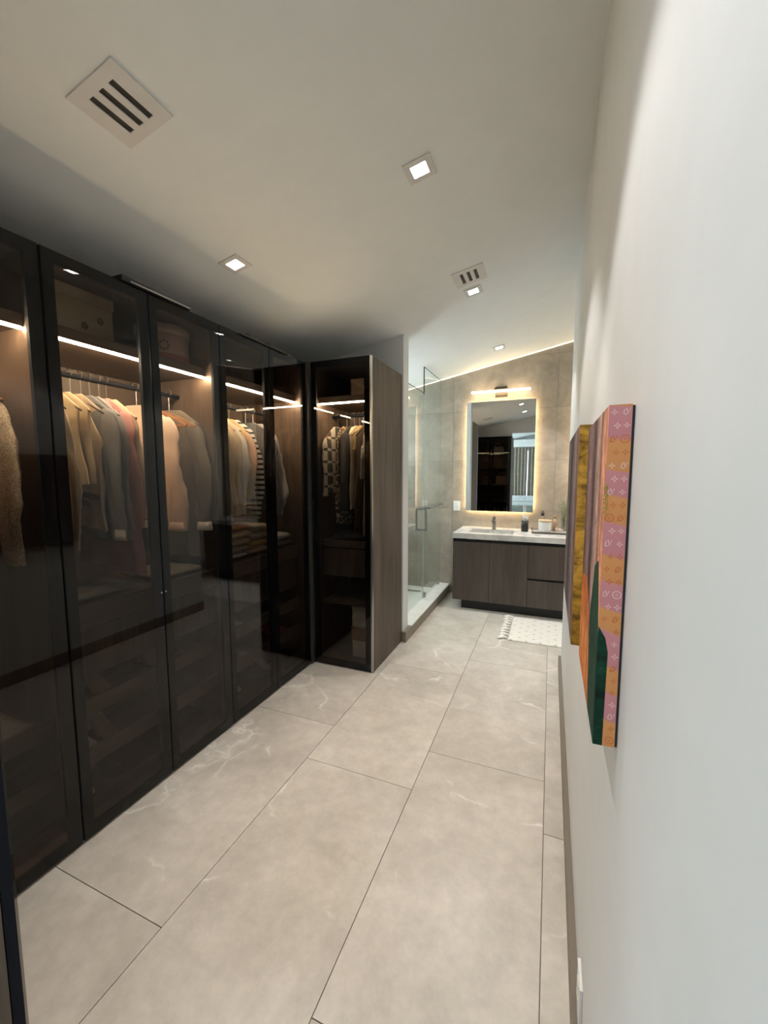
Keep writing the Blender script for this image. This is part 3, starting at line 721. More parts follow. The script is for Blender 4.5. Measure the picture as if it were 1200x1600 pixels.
# folded clothes
def folded(x0, x1, y0, y1, z0, h, mat, label, group, sd):
    bm = bmesh.new(); n = 14
    g = {}
    for lay in range(2):
        for i in range(n+1):
            for j in range(n+1):
                u_, v_ = i/n, j/n
                x = x0+(x1-x0)*u_; y = y0+(y1-y0)*v_
                edge = min(u_, 1-u_, v_, 1-v_)
                e = sm(0, .12, edge)
                nz_ = noise.noise(Vector((x*12+sd, y*12, lay)))*.012
                z = z0+h*(.5+(.5 if lay else -.5)*e)+(nz_ if lay else 0)*e
                g[lay, i, j] = bm.verts.new((x+.008*noise.noise(Vector((y*9, sd, 0))), y+.008*noise.noise(Vector((x*9, sd, 4))), max(z, z0+.0005)))
    for i in range(n):
        for j in range(n):
            bm.faces.new((g[1, i, j], g[1, i+1, j], g[1, i+1, j+1], g[1, i, j+1])); bm.faces.new((g[0, i, j], g[0, i, j+1], g[0, i+1, j+1], g[0, i+1, j]))
    for i in range(n):
        bm.faces.new((g[0, i, 0], g[0, i+1, 0], g[1, i+1, 0], g[1, i, 0])); bm.faces.new((g[0, i, n], g[1, i, n], g[1, i+1, n], g[0, i+1, n]))
        bm.faces.new((g[0, 0, i], g[1, 0, i], g[1, 0, i+1], g[0, 0, i+1])); bm.faces.new((g[0, n, i], g[0, n, i+1], g[1, n, i+1], g[1, n, i]))
    o = obj('folded_sweater', bm, mat, None, True); return tag(o, label, 'sweater', group)
GF = 'folded clothes on the low chest'
for k, (m, h, lab) in enumerate([(white, .040, 'white folded top at the bottom of the corner pile'), (sand, .05, 'sand folded sweater second in the corner pile'), (beige, .05, 'beige folded sweater in the middle of the corner pile'), (cream, .05, 'cream folded sweater near the top of the corner pile'), (rust, .035, 'rust folded knit on top of the corner pile')]):
    folded(-2.22, -1.88+.01*k, 1.93, 2.19, .986+sum([.040, .05, .05, .05][:k]) if k else .986, h, m, lab, GF, k*7)
for k, (m, h, lab) in enumerate([(peach, .045, 'peach folded sweater right of the corner pile'), (yellow, .055, 'mustard folded sweater, second of the right pile'), (beige, .055, 'thick beige folded sweater on the right pile'), (sand, .05, 'sand folded sweater crowning the right pile')]):
    folded(-2.22, -1.885, 2.22, 2.44, .986+[0, .045, .10, .155][k], h, m, lab, GF, k*5+40)
folded(-2.22, -1.88, 2.48, 2.70, .986, .05, charcoal, 'charcoal folded top by the corner post, bottom one', GF, 91)
folded(-2.22, -1.89, 2.49, 2.70, 1.037, .05, grey2, 'grey folded top by the corner post, upper one', GF, 92)
folded(-2.2, -1.87, 1.05, 1.40, .986, .035, F('lurex_grey', (0.30, 0.28, 0.25), (.12, .11, .1)), 'sparkly grey scarf folded under the hanging clothes of the second door', GF, 61)
folded(-2.2, -1.87, 1.50, 1.80, .986, .03, olive, 'olive folded top under the blush satin blouse', GF, 62)
folded(-1.66, -1.34, 2.92, 3.25, 1.006, .05, F('lurex_black', (0.06, 0.06, 0.06), (.02, .02, .02)), 'black folded scarf on the far wing shelf', GF, 63)

# shoes on the pull-outs
def shoe(x, y, z, rz, mat, lab, grp, heel=.05):
    bm = bmesh.new(); L = .235
    st = [(-.5, .026, .07, heel), (-.38, .032, .075, heel), (-.2, .030, .055, heel*.8), (0, .036, .042, heel*.35), (.2, .043, .036, .0), (.36, .040, .030, 0), (.46, .028, .022, 0), (.5, .010, .014, 0)]
    rings = []
    for k, w, h, b in st:
        ring = []
        for q in range(12):
            a = 2*PI*q/12
            yy = w*math.cos(a); zz = b+h*.5+h*.5*math.sin(a)
            ring.append(bm.verts.new((k*L, yy, zz+.004)))
        rings.append(ring)
    for i in range(len(rings)-1):
        for q in range(12): bm.faces.new((rings[i][q], rings[i][(q+1) % 12], rings[i+1][(q+1) % 12], rings[i+1][q]))
    bm.faces.new(rings[0]); bm.faces.new(rings[-1][::-1])
    bmesh.ops.recalc_face_normals(bm, faces=bm.faces)
    t = thing('shoe', lab, 'shoe', (x, y, z), grp); t.rotation_euler = (0, 0, rz)
    local_obj('upper', bm, mat, t)
    bm = bmesh.new(); bx(bm, -.5*L, -.36*L, -.018, .018, .0, heel+.012); local_obj('heel', bm, brownb, t, False)
    bm = bmesh.new(); bx(bm, -.02*L, .46*L, -.026, .026, .0, .0045); local_obj('sole', bm, brownb, t, False)
GS = 'shoes on the wardrobe pull-outs'
k = 0
wh = plain('white_leather', (.80, .77, .70), .4); be = plain('nude_leather', (.62, .48, .35), .4); bl = plain('shoe_black', (.02, .02, .02), .35); rd = plain('magenta_satin', (.45, .03, .10), .35); ta = plain('tan_suede', (.35, .22, .13), .8)
sh = [(1.10, .508, ta, 'tan suede shoe on the upper pull-out, left of the pair behind the second door'), (1.22, .508, ta, 'tan suede shoe on the upper pull-out, right of the pair behind the second door'),
      (1.12, .285, wh, 'white shoe on the middle pull-out behind the second door, left one'), (1.23, .285, be, 'nude shoe on the middle pull-out beside the white one'),
      (1.10, .075, be, 'nude shoe on the lowest pull-out behind the second door'), (1.24, .075, bl, 'black shoe on the lowest pull-out behind the second door'),
      (1.52, .508, be, 'nude shoe on the upper pull-out behind the third door, left one'), (1.63, .508, be, 'nude shoe on the upper pull-out behind the third door, right one'),
      (2.02, .508, wh, 'white shoe on the upper pull-out behind the fourth door, left one'), (2.13, .508, wh, 'white shoe on the upper pull-out behind the fourth door, right one'),
      (2.02, .285, be, 'nude shoe on the middle pull-out behind the fourth door, left one'), (2.14, .285, be, 'nude shoe on the middle pull-out behind the fourth door, right one'),
      (2.06, .075, wh, 'white shoe on the lowest pull-out of the corner section, left one'), (2.42, .075, wh, 'white shoe on the lowest pull-out of the corner section, right one'),
      (2.52, .285, rd, 'magenta shoe by the corner post, left of the pair'), (2.62, .285, rd, 'magenta shoe by the corner post, right of the pair'), (2.56, .508, ta, 'tan shoe on the upper pull-out by the corner post')]
for y, z, m, lab in sh: shoe(-2.0, y, z-.003, random.uniform(-.12, .12), m, lab, GS, random.choice((.03, .05, .06)))
folded(-2.15, -1.89, .50, .92, .506, .05, grey2, 'grey folded blanket under the ivory lace dress', GF, 71)

# on top of the wardrobe
t = thing('picture_frame', 'flat black framed board lying on top of the wardrobe', 'frame', (-1.9, 1.48, WTOP))
box('frame', BLACK, t, (-2.1, -1.745, 1.29, 1.66, WTOP+.001, WTOP+.022)); box('metal_edge', STEEL, t, (-1.745, -1.742, 1.33, 1.65, WTOP+.003, WTOP+.009))
def drape(x0, x1, y0, y1, z0, mat, name, label, cat):
    bm = bmesh.new(); nx, ny = 12, 34; g = {}
    for lay in range(2):
        for i in range(nx+1):
            for j in range(ny+1):
                x = x0+(x1-x0)*i/nx; y = y0+(y1-y0)*j/ny
                x += .015*noise.noise(Vector((y*14, 0, 3)))*(i/nx)
                e = sm(0, .15, min(i/nx, 1-i/nx, j/ny, 1-j/ny))
                z = z0+.001+(e*(.022+.018*noise.noise(Vector((x*10, y*18, 2)))) if lay else 0)
                g[lay, i, j] = bm.verts.new((x, y, z))
    for i in range(nx):
        for j in range(ny):
            bm.faces.new((g[1, i, j], g[1, i+1, j], g[1, i+1, j+1], g[1, i, j+1])); bm.faces.new((g[0, i, j], g[0, i, j+1], g[0, i+1, j+1], g[0, i+1, j]))
    for i in range(nx): bm.faces.new((g[0, i, 0], g[0, i+1, 0], g[1, i+1, 0], g[1, i, 0])); bm.faces.new((g[0, i, ny], g[1, i, ny], g[1, i+1, ny], g[0, i+1, ny]))
    for j in range(ny): bm.faces.new((g[0, 0, j], g[1, 0, j], g[1, 0, j+1], g[0, 0, j+1])); bm.faces.new((g[0, nx, j], g[0, nx, j+1], g[1, nx, j+1], g[1, nx, j]))
    return tag(obj(name, bm, mat, None, True), label, cat)
drape(-2.0, -1.735, 2.02, 2.52, WTOP, black, 'garment_bag', 'black crumpled garment bag lying on top of the wardrobe', 'bag')

# ------------------------------------------------------------------ shower
curb = thing('shower_curb', None, None, (-1.26, 4.3, 0)); curb['kind'] = 'structure'; curb.name = 'trim_2'
ORG['trim_2'] = Vector((-1.26, 4.3, 0))
bm = B((-1.33, -1.185, YE+.14, YF, 0.0, 0.098)); obj('curb_core', bm, MATS['taupe_stone'], curb)
box('curb_cap', CURBTOP, curb, (-1.345, -1.178, YE+.14, YF, 0.098, 0.112), bev=.002)
sf = struct('floor_shower', B((-2.366, -1.34, YE+.14, YF, 0.0, 0.03)), CURBTOP)
tag(box('linear_drain', CHROME, None, (-2.2, -1.5, 4.9, 4.96, 0.0305, 0.036)), 'chrome linear drain at the far end of the shower floor', 'drain')
gd = thing('shower_door', 'clear glass shower door with a square chrome pull', 'shower door', (-1.32, 3.98, .12))
box('glass_panel', CLEAR, gd, (-1.325, -1.315, YE+.155, 4.405, 0.122, 2.42))
box('glass_edge', GEDGE, gd, (-1.325, -1.315, YE+.155, 4.405, 2.42, 2.422), (-1.325, -1.315, 4.4045, 4.4055, 2.40, 2.42))
def bar(bm, p0, p1, s=.009):
    p0, p1 = Vector(p0), Vector(p1)
    bx(bm, min(p0.x, p1.x)-s, max(p0.x, p1.x)+s, min(p0.y, p1.y)-s, max(p0.y, p1.y)+s, min(p0.z, p1.z)-s, max(p0.z, p1.z)+s)
bm = bmesh.new()
for x in (-1.375, -1.262): bar(bm, (x, 4.33, .92), (x, 4.33, 1.15))
for z in (.92, 1.15): bar(bm, (-1.375, 4.33, z), (-1.262, 4.33, z), .0085)
NICKEL = plain('dark_satin_nickel', (.26, .26, .25), .35, .9)
obj('pull_handle', bm, NICKEL, gd)
gp = thing('shower_screen', 'taller fixed glass shower screen with a chrome towel bar', 'shower screen', (-1.32, 4.8, .11))
box('glass_panel', CLEAR, gp, (-1.325, -1.315, 4.415, YF-.004, 0.115, 2.70))
PEDGE = plain('pale_glass_edge', (0.50, 0.58, 0.54), 0.15)
box('glass_edge', PEDGE, gp, (-1.325, -1.315, 4.411, 4.4145, .115, 2.42))
box('glass_edge', GEDGE, gp, (-1.326, -1.314, 4.409, 4.4145, 2.42, 2.70), (-1.325, -1.315, 4.415, YF-.004, 2.70, 2.703))
bm = bmesh.new(); bar(bm, (-1.265, 4.46, 1.155), (-1.265, 5.08, 1.155), .008); bar(bm, (-1.312, 4.47, 1.155), (-1.265, 4.47, 1.155), .0075); bar(bm, (-1.312, 5.07, 1.155), (-1.265, 5.07, 1.155), .0075)
obj('towel_bar', bm, NICKEL, gp)
for y in (4.47, 5.08):
    box('glass_clamp', STEEL, gp, (-1.34, -1.30, y-.02, y+.02, .113, .165), bev=.003)

# ------------------------------------------------------------------ double vanity
VX0, VX1 = -1.005, 1.205; VY = 4.56; CT = .875
va = thing('vanity_cabinet', 'dark walnut double vanity cabinet under the marble worktop', 'vanity', (.1, 4.85, 0))
box('kick_plate', BLACK, va, (VX0+.09, VX1-.09, VY+.05, YF-.02, 0, .105))
box('carcass', BLACK, va, (VX0+.001, VX1-.001, VY+.022, YF-.002, .106, .655), (VX0+.001, VX1-.001, VY+.022, VY+.04, .655, .80), (VX0+.001, VX1-.001, YF-.02, YF-.002, .655, .80), (VX0+.001, VX0+.018, VY+.04, YF-.02, .655, .80), (VX1-.018, VX1-.001, VY+.04, YF-.02, .655, .80))
box('side_panel', VWOOD, va, (VX0-.004, VX0+.0, VY, YF-.002, .106, .815)); box('side_panel', VWOOD, va, (VX1, VX1+.004, VY, YF-.002, .106, .815))
g = .0018
for a, b in ((VX0, -.60), (-.60, -.20), (.40, .80), (.80, VX1)):
    box('door', VWOOD, va, (a+g, b-g, VY, VY+.02, .106, .778), bev=.001)
for z0, z1 in ((.106, .400), (.425, .778)):
    box('drawer', VWOOD, va, (-.20+g, .40-g, VY, VY+.02, z0, z1), bev=.001)
# worktop with two cut-outs
def grid_slab(xs_, ys_, z0, z1, holes):
    bm = bmesh.new(); V = {}
    def v(i, j, z): 
        if (i, j, z) not in V: V[i, j, z] = bm.verts.new((xs_[i], ys_[j], z))
        return V[i, j, z]
    solid = lambda i, j: 0 <= i < len(xs_)-1 and 0 <= j < len(ys_)-1 and (i, j) not in holes
    for i in range(len(xs_)-1):
        for j in range(len(ys_)-1):
            if not solid(i, j): continue
            bm.faces.new((v(i, j, z1), v(i+1, j, z1), v(i+1, j+1, z1), v(i, j+1, z1)))
            bm.faces.new((v(i, j, z0), v(i, j+1, z0), v(i+1, j+1, z0), v(i+1, j, z0)))
            for di, dj, p, q in ((-1, 0, (i, j+1), (i, j)), (1, 0, (i+1, j), (i+1, j+1)), (0, -1, (i, j), (i+1, j)), (0, 1, (i+1, j+1), (i, j+1))):
                if not solid(i+di, j+dj):
                    bm.faces.new((v(*p, z0), v(*q, z0), v(*q, z1), v(*p, z1)))
    return bm
SK = [(-.86, -.37), (.42, .91)]
wt = thing('marble_worktop', 'white marble worktop with grey veins on the vanity', 'worktop', (.1, 4.85, .818))
obj('slab', grid_slab([VX0-.01, SK[0][0], SK[0][1], SK[1][0], SK[1][1], VX1+.01], [VY-.015, 4.66, 4.97, YF-.001], .8155, CT, {(1, 1), (3, 1)}), MARBLE, wt)
for k, (a, b) in enumerate(SK):
    t = thing('sink', ('left' if k == 0 else 'right')+' white undermount basin set in the marble worktop', 'sink', ((a+b)/2, 4.815, .67))
    bm = bmesh.new(); bx(bm, a-.01, b+.01, 4.65, 4.98, .67, .8145, bev=.01)
    # hollow: inner box faces
    bm.free(); bm = bmesh.new()
    T = .01
    bx(bm, a-.01, b+.01, 4.65, 4.98, .67, .68); bx(bm, a-.01, a, 4.65, 4.98, .68, .8145); bx(bm, b, b+.01, 4.65, 4.98, .68, .8145); bx(bm, a, b, 4.65, 4.66, .68, .8145); bx(bm, a, b, 4.97, 4.98, .68, .8145)
    obj('basin', bm, WHITEC, t)
    bm = bmesh.new(); lathe(bm, ((a+b)/2, 4.85, .68), [(.003, 0), (.022, 0), (.022, .004), (.003, .005)], 20); obj('drain', bm, CHROME, t, True)
    x = (a+b)/2
    t = thing('faucet', 'brushed metal square faucet behind the '+('left' if k == 0 else 'right')+' basin', 'faucet', (x, 5.03, CT))
    box('base', STEEL, t, (x-.026, x+.026, 5.004, 5.056, CT+.0, CT+.006)); box('column', STEEL, t, (x-.019, x+.019, 5.011, 5.049, CT+.006, CT+.135), bev=.003)
    box('spout', STEEL, t, (x-.018, x+.018, 4.90, 5.011, CT+.105, CT+.125), bev=.002); box('lever', STEEL, t, (x-.016, x+.016, 4.985, 5.045, CT+.142, CT+.152), (x-.012, x+.012, 5.018, 5.042, CT+.135, CT+.142)); box('aerator', BLACK, t, (x-.01, x+.01, 4.912, 4.93, CT+.100, CT+.105))

# mirrors with back light, light bars above them
GLOW = plain('mirror_backlight', (1, .83, .55), .5, emit=24, ecol=(1.0, .76, .44))
BARW = plain('light_bar_diffuser', (1, .9, .7), .5, emit=13, ecol=(1.0, .78, .50))
for k, (a, b) in enumerate(((-.984, -.186), (.25, 1.05))):
    side = 'left' if k == 0 else 'right'
    t = thing('mirror', 'back-lit rectangular mirror above the %s basin' % side, 'mirror', ((a+b)/2, YF-.03, 1.08))
    box('mirror_glass', MIRROR, t, (a, b, YF-.040, YF-.035, 1.08, 2.405))
    box('frame', WHITEP, t, (a+.003, b-.003, YF-.035, YF-.028, 1.083, 2.402))
    i = .035
    box('mounting_box', BLACK, t, (a+i+.01, b-i-.01, YF-.028, YF-.001, 1.08+i+.01, 2.405-i-.01))
    box('backlight_strip', GLOW, t, (a+i, a+i+.008, YF-.026, YF-.006, 1.08+i, 2.405-i), (b-i-.008, b-i, YF-.026, YF-.006, 1.08+i, 2.405-i), (a+i+.01, b-i-.01, YF-.026, YF-.006, 1.08+i, 1.08+i+.008), (a+i+.01, b-i-.01, YF-.026, YF-.006, 2.405-i-.008, 2.405-i))
    c = (a+b)/2
    t = thing('vanity_light', 'slim warm light bar above the %s mirror' % side, 'light', (c, YF-.05, 2.455))
    box('bracket', plain('dark_nickel', (.10, .08, .06), .35, .7), t, (c-.068, c+.068, YF-.022, YF, 2.455, 2.572), (c-.05, c+.05, YF-.10, YF-.022, 2.535, 2.548), (c-.068, c+.068, YF-.115, YF-.09, 2.527, 2.545))
    bm = bmesh.new(); tube(bm, [(c-.335, YF-.10, 2.508), (c-.330, YF-.10, 2.508), (c+.330, YF-.10, 2.508), (c+.335, YF-.10, 2.508)], [.009, .013, .013, .009], 14); obj('diffuser_tube', bm, BARW, t, True)
# wall plates
def plate(x0, x1, z0, z1, label):
    t = thing('light_switch', label, 'switch', ((x0+x1)/2, YF, z0))
    box('cover_plate', WHITEP, t, (x0, x1, YF-.008, YF, z0, z1), bev=.003)
    box('rocker', WHITEC, t, ((x0+x1)/2-.018, (x0+x1)/2+.018, YF-.011, YF-.008, z0+.03, (z0+z1)/2-.002)); box('rocker', WHITEC, t, ((x0+x1)/2-.018, (x0+x1)/2+.018, YF-.011, YF-.008, (z0+z1)/2+.002, z1-.03))
plate(-1.143, -1.058, 1.07, 1.192, 'white double switch plate between shower screen and vanity mirror')
t = thing('outlet', 'white wall outlet low on the right wall', 'outlet', (XR, 1.1, .10))
box('cover_plate', WHITEP, t, (XR-.008, XR, 1.06, 1.14, .100, .212), bev=.002)
for z in (.130, .170): box('socket', WHITEC, t, (XR-.0095, XR-.008, 1.085, 1.115, z-.012, z+.02))

# ------------------------------------------------------------------ things on the worktop
Z = CT
t = thing('toothbrush_cup', 'matt black toothbrush cup on the marble worktop', 'cup', (-.262, 4.95, Z))
bm = bmesh.new(); lathe(bm, (-.262, 4.95, Z), [(.004, .0), (.040, .001), (.040, .125), (.035, .125), (.034, .012), (.004, .010)], 28); obj('cup_body', bm, plain('black_ribbed', (.012, .012, .012), .45), t, True)
t = thing('electric_toothbrush', 'white electric toothbrush standing in the black cup', 'toothbrush', (-.272, 4.95, Z+.01))
bm = bmesh.new(); tube(bm, [(-.268, 4.95, Z+.012), (-.275, 4.95, Z+.19), (-.276, 4.95, Z+.20), (-.278, 4.95, Z+.27)], [.013, .011, .006, .004], 12); obj('handle', bm, WHITEP, t, True)
box('brush_head', WHITEC, t, (-.284, -.272, 4.935, 4.955, Z+.265, Z+.295), bev=.002)
t = thing('razor', 'small white razor leaning right in the black cup', 'razor', (-.25, 4.95, Z+.01))
bm = bmesh.new(); tube(bm, [(-.255, 4.95, Z+.012), (-.243, 4.95, Z+.15)], [.005, .006], 10); obj('handle', bm, WHITEP, t, True)
box('razor_head', WHITEP, t, (-.262, -.226, 4.935, 4.96, Z+.15, Z+.172), bev=.003)
t = thing('tray', 'marble tray with dark rim under the white jar', 'tray', (.07, 4.93, Z))
box('tray_base', MARBLE, t, (-.17, .34, 4.82, 5.03, Z+.006, Z+.018), bev=.002)
box('tray_rim', BRONZE, t, (-.178, -.170, 4.812, 5.038, Z, Z+.026), (.34, .348, 4.812, 5.038, Z, Z+.026), (-.17, .34, 4.812, 4.82, Z, Z+.020), (-.17, .34, 5.03, 5.038, Z, Z+.026))
bm = bmesh.new(); tube(bm, [(-.178, 4.86, Z+.02), (-.188, 4.86, Z+.05), (-.188, 4.99, Z+.05), (-.178, 4.99, Z+.02)], .004); obj('tray_handle', bm, BRONZE, t, True)
ZT = Z+.0185
t = thing('ceramic_jar', 'white ceramic jar with a wooden lid on the tray', 'jar', (-.045, 4.90, ZT))
bm = bmesh.new(); lathe(bm, (-.045, 4.90, ZT), [(.004, 0), (.062, .0), (.069, .008), (.071, .10), (.069, .112), (.004, .113)], 32); obj('jar_body', bm, WHITEC, t, True)
bm = bmesh.new(); lathe(bm, (-.045, 4.90, ZT), [(.004, .1135), (.073, .1135), (.074, .118), (.074, .127), (.071, .130), (.004, .131)], 32); obj('lid', bm, plain('pale_bamboo', (.62, .46, .28), .5), t, True)
t = thing('soap_bottle', 'black pump soap bottle behind the white jar', 'bottle', (-.075, 5.08, Z))
bm = bmesh.new(); lathe(bm, (-.075, 5.08, Z), [(.004, 0), (.028, .0), (.030, .01), (.030, .15), (.022, .17), (.010, .175), (.004, .176)], 20); obj('bottle_body', bm, plain('clear_amber', (.30, .22, .14), .2), t, True)
bm = bmesh.new(); lathe(bm, (-.075, 5.08, Z+.1765), [(.003, 0), (.018, 0), (.018, .035), (.006, .037), (.006, .06), (.003, .061)], 14); tube(bm, [(-.075, 5.08, Z+.235), (-.075, 5.04, Z+.232)], .005); obj('pump', bm, BLACK, t, True)
t = thing('bath_oil_bottle', 'peach bottle with wooden cap right of the white jar', 'bottle', (.06, 4.96, ZT))
bm = bmesh.new(); lathe(bm, (.06, 4.96, ZT), [(.004, 0), (.026, .0), (.026, .12), (.012, .14), (.004, .141)], 20); obj('bottle_body', bm, plain('peach_bottle', (.60, .40, .27), .3), t, True)
bm = bmesh.new(); lathe(bm, (.06, 4.96, ZT+.1415), [(.003, 0), (.016, 0), (.016, .045), (.003, .046)], 16); obj('cap', bm, plain('cap_wood', (.42, .27, .15), .5), t, True)
t = thing('glass_vase', 'clear glass vase with thin green sprigs beside the right canvas edge', 'vase', (.15, 4.93, ZT))
bm = bmesh.new(); lathe(bm, (.15, 4.93, ZT), [(.004, 0), (.034, .0), (.036, .01), (.028, .06), (.032, .15), (.0335, .155), (.031, .155), (.026, .06), (.033, .014), (.004, .010)], 24); obj('vase_body', bm, VGLASS, t, True)
rnd = random.Random(3); stem = bmesh.new(); leaf = bmesh.new()
for k in range(13):
    a = rnd.uniform(0, 6.28); sp = rnd.uniform(.02, .08); h = rnd.uniform(.24, .40)
    P0 = Vector((.15, 4.93, ZT+.015)); P2 = P0+Vector((math.cos(a)*sp, math.sin(a)*sp*.8, h)); P1 = P0+Vector((math.cos(a)*.012, math.sin(a)*.012, h*.45))
    tube(stem, [P0, P1, P2], .0013, 5)
    for q in range(14):
        s = rnd.uniform(.45, 1.05); c = P1.lerp(P2, (s-.4)/.6)+Vector((rnd.uniform(-.02, .02), rnd.uniform(-.02, .02), rnd.uniform(-.01, .01)))
        d1 = Vector((rnd.uniform(-1, 1), rnd.uniform(-1, 1), rnd.uniform(-.3, 1))).normalized()*.009; d2 = d1.cross(Vector((rnd.uniform(-1, 1), rnd.uniform(-1, 1), .3))).normalized()*.0045
        vv = [leaf.verts.new(c-d1), leaf.verts.new(c+d2), leaf.verts.new(c+d1), leaf.verts.new(c-d2)]; leaf.faces.new(vv)
tag(obj('stems', stem, plain('stem_green', (.12, .16, .06), .6), t), kind='stuff'); tag(obj('leaves', leaf, plain('leaf_green', (.20, .24, .12), .6), t), kind='stuff')
t = thing('dried_flowers', 'small pink and white dried flowers at the foot of the vase', 'flowers', (.11, 4.88, ZT))
bm = bmesh.new()
for k in range(16):
    c = Vector((.105+rnd.uniform(-.035, .03), 4.865+rnd.uniform(-.022, .012), ZT+rnd.uniform(.012, .05)))
    bmesh.ops.create_icosphere(bm, subdivisions=1, radius=rnd.uniform(.008, .012), matrix=Matrix.Translation(c))
tag(obj('blossoms', bm, F('pink_blossom', (.78, .50, .44), (.8, .72, .66)), t), kind='stuff')
for k, (x, y, h, col, lab) in enumerate([(.36+.03, 5.06, .20, (.25, .05, .04), 'dark red bottle by the right faucet, seen in the wardrobe glass'), (.47, 5.07, .16, (.03, .03, .03), 'black bottle left of the right faucet, seen in the wardrobe glass'), (.93, 5.05, .18, (.04, .03, .03), 'dark bottle right of the right basin, seen in the wardrobe glass'), (1.03, 5.02, .13, (.5, .3, .2), 'short amber bottle at the right end of the worktop')]):
    t = thing('cosmetic_bottle', lab, 'bottle', (x, y, Z), 'cosmetic bottles by the right basin')
    bm = bmesh.new(); lathe(bm, (x, y, Z), [(.004, 0), (.025, .0), (.025, h*.7), (.010, h*.8), (.004, h*.801)], 16); obj('bottle_body', bm, plain('cosmetic_%d' % k, col, .3), t, True)
    bm = bmesh.new(); lathe(bm, (x, y, Z+h*.8+.001), [(.003, 0), (.012, 0), (.012, h*.2), (.003, h*.2+.001)], 12); obj('cap', bm, BLACK, t, True)

# ------------------------------------------------------------------ bath mat
def mat_material():
    m, tt, b = nt('woven_bath_mat'); v = coords(tt, (1, 1, 1)); v45 = coords(tt, (1, 1, 1), (0, 0, PI/4))
    br = N(tt, 'ShaderNodeTexVoronoi'); br.inputs['Scale'].default_value = 11; br.inputs['Randomness'].default_value = .15; tt.links.new(v45, br.inputs['Vector'])
    dots = ramp(tt, br.outputs['Distance'], [(.10, (.58, .56, .54)), (.19, (.84, .80, .74))])
    wv = N(tt, 'ShaderNodeTexWave'); wv.inputs['Scale'].default_value = 6; wv.inputs['Distortion'].default_value = 1.5; tt.links.new(v45, wv.inputs['Vector'])
    c = mixc(tt, math_n(tt, 'MULTIPLY', wv.outputs[0], .22), dots, (.62, .58, .53))
    tt.links.new(c, b.inputs['Base Color']); b.inputs['Roughness'].default_value = .95
    bump(tt, b, noise_t(tt, v, 160, 2), .5, .004); return m
bmt = thing('bath_mat', 'white patterned bath mat with knotted tassels in front of the vanity', 'mat', (.26, 4.14, 0.0))
MM = mat_material()
bm = bmesh.new(); nx, ny = 60, 34; gg = {}
for lay in range(2):
    for i in range(nx+1):
        for j in range(ny+1):
            x = -.325+1.20*i/nx; y = 3.83+.66*j/ny
            e = sm(0, .02, min(i/nx, 1-i/nx, j/ny, 1-j/ny))
            z = .0015+(.004+.008*e+.002*noise.noise(Vector((x*18, y*18, 0))) if lay else 0)
            gg[lay, i, j] = bm.verts.new((x, y, z))
for i in range(nx):
    for j in range(ny):
        bm.faces.new((gg[1, i, j], gg[1, i+1, j], gg[1, i+1, j+1], gg[1, i, j+1])); bm.faces.new((gg[0, i, j], gg[0, i, j+1], gg[0, i+1, j+1], gg[0, i+1, j]))
for i in range(nx): bm.faces.new((gg[0, i, 0], gg[0, i+1, 0], gg[1, i+1, 0], gg[1, i, 0])); bm.faces.new((gg[0, i, ny], gg[1, i, ny], gg[1, i+1, ny], gg[0, i+1, ny]))
for j in range(ny): bm.faces.new((gg[0, 0, j], gg[1, 0, j], gg[1, 0, j+1], gg[0, 0, j+1])); bm.faces.new((gg[0, nx, j], gg[0, nx, j+1], gg[1, nx, j+1], gg[1, nx, j]))
obj('mat_weave', bm, MM, bmt, True)
TAS = F('tassel_cotton', (.95, .92, .86), (.9,.87,.8))
for sx in (-1, 1):
    for k in range(9):
        y = 3.865+k*.074; x0_ = -.325 if sx < 0 else .875
        bm = bmesh.new(); rr = random.Random(k+sx*50)
        bmesh.ops.create_icosphere(bm, subdivisions=2, radius=.013, matrix=Matrix.Translation((x0_+sx*.012, y, .0135)))
        for q in range(10):
            dy = rr.uniform(-.034, .034)
            tube(bm, [(x0_+sx*.018, y, .013), (x0_+sx*.05, y+dy*.6, .015+rr.uniform(0, .006)), (x0_+sx*rr.uniform(.07, .095), y+dy, .007)], [.010, .009, .006], 6)
        obj('tassel', bm, TAS, bmt, True)

# ------------------------------------------------------------------ ceiling fittings (built in the ceiling's own plane)
def on_ceiling(o, x, y):
    a = math.atan(SLOPE); o.location = (x, y, ceil_z(x)); o.rotation_euler = (0, -a, 0); ORG[o.name] = Vector((0, 0, 0))
def cbox(name, m, t, *b, **k):
    bm = B(*b, **k); bmesh.ops.recalc_face_normals(bm, faces=bm.faces)
    me = bpy.data.meshes.new(name); bm.to_mesh(me); bm.free(); me.materials.append(m); o = bpy.data.objects.new(name, me); link(o, t); return o
DL = plain('downlight_led', (1, .98, .92), .5, emit=40, ecol=(1.0, .95, .86))
VENTM = plain('vent_paint', (0.68, 0.665, 0.645), .6)
def downlight(x, y, label, power=32, s=.062, col=(1.0, .965, .93)):
    t = thing('downlight', label, 'ceiling light', (x, y, ceil_z(x)), 'square recessed downlights'); on_ceiling(t, x, y)
    i = .034
    cbox('trim_ring', VENTM, t, (-s, s, -s, -i, -.006, 0), (-s, s, i, s, -.006, 0), (-s, -i, -i, i, -.006, 0), (i, s, -i, i, -.006, 0))
    cbox('diffuser', DL, t, (-i, i, -i, i, -.003, -.0005))
    l = bpy.data.lights.new('downlight_beam', 'SPOT'); l.energy = power; l.color = col; l.spot_size = math.radians(79); l.spot_blend = .35; l.shadow_soft_size = .03
    o = bpy.data.objects.new('downlight_beam', l); link(o, t); o.location = (0, 0, -.02)
    return t
downlight(-.575, 1.83, 'square downlight in the middle of the ceiling, right of the larger vent')
downlight(-1.60, 1.83, 'square downlight nearest the wardrobe doors')
downlight(-.57, 3.13, 'square downlight directly beside the small far vent')
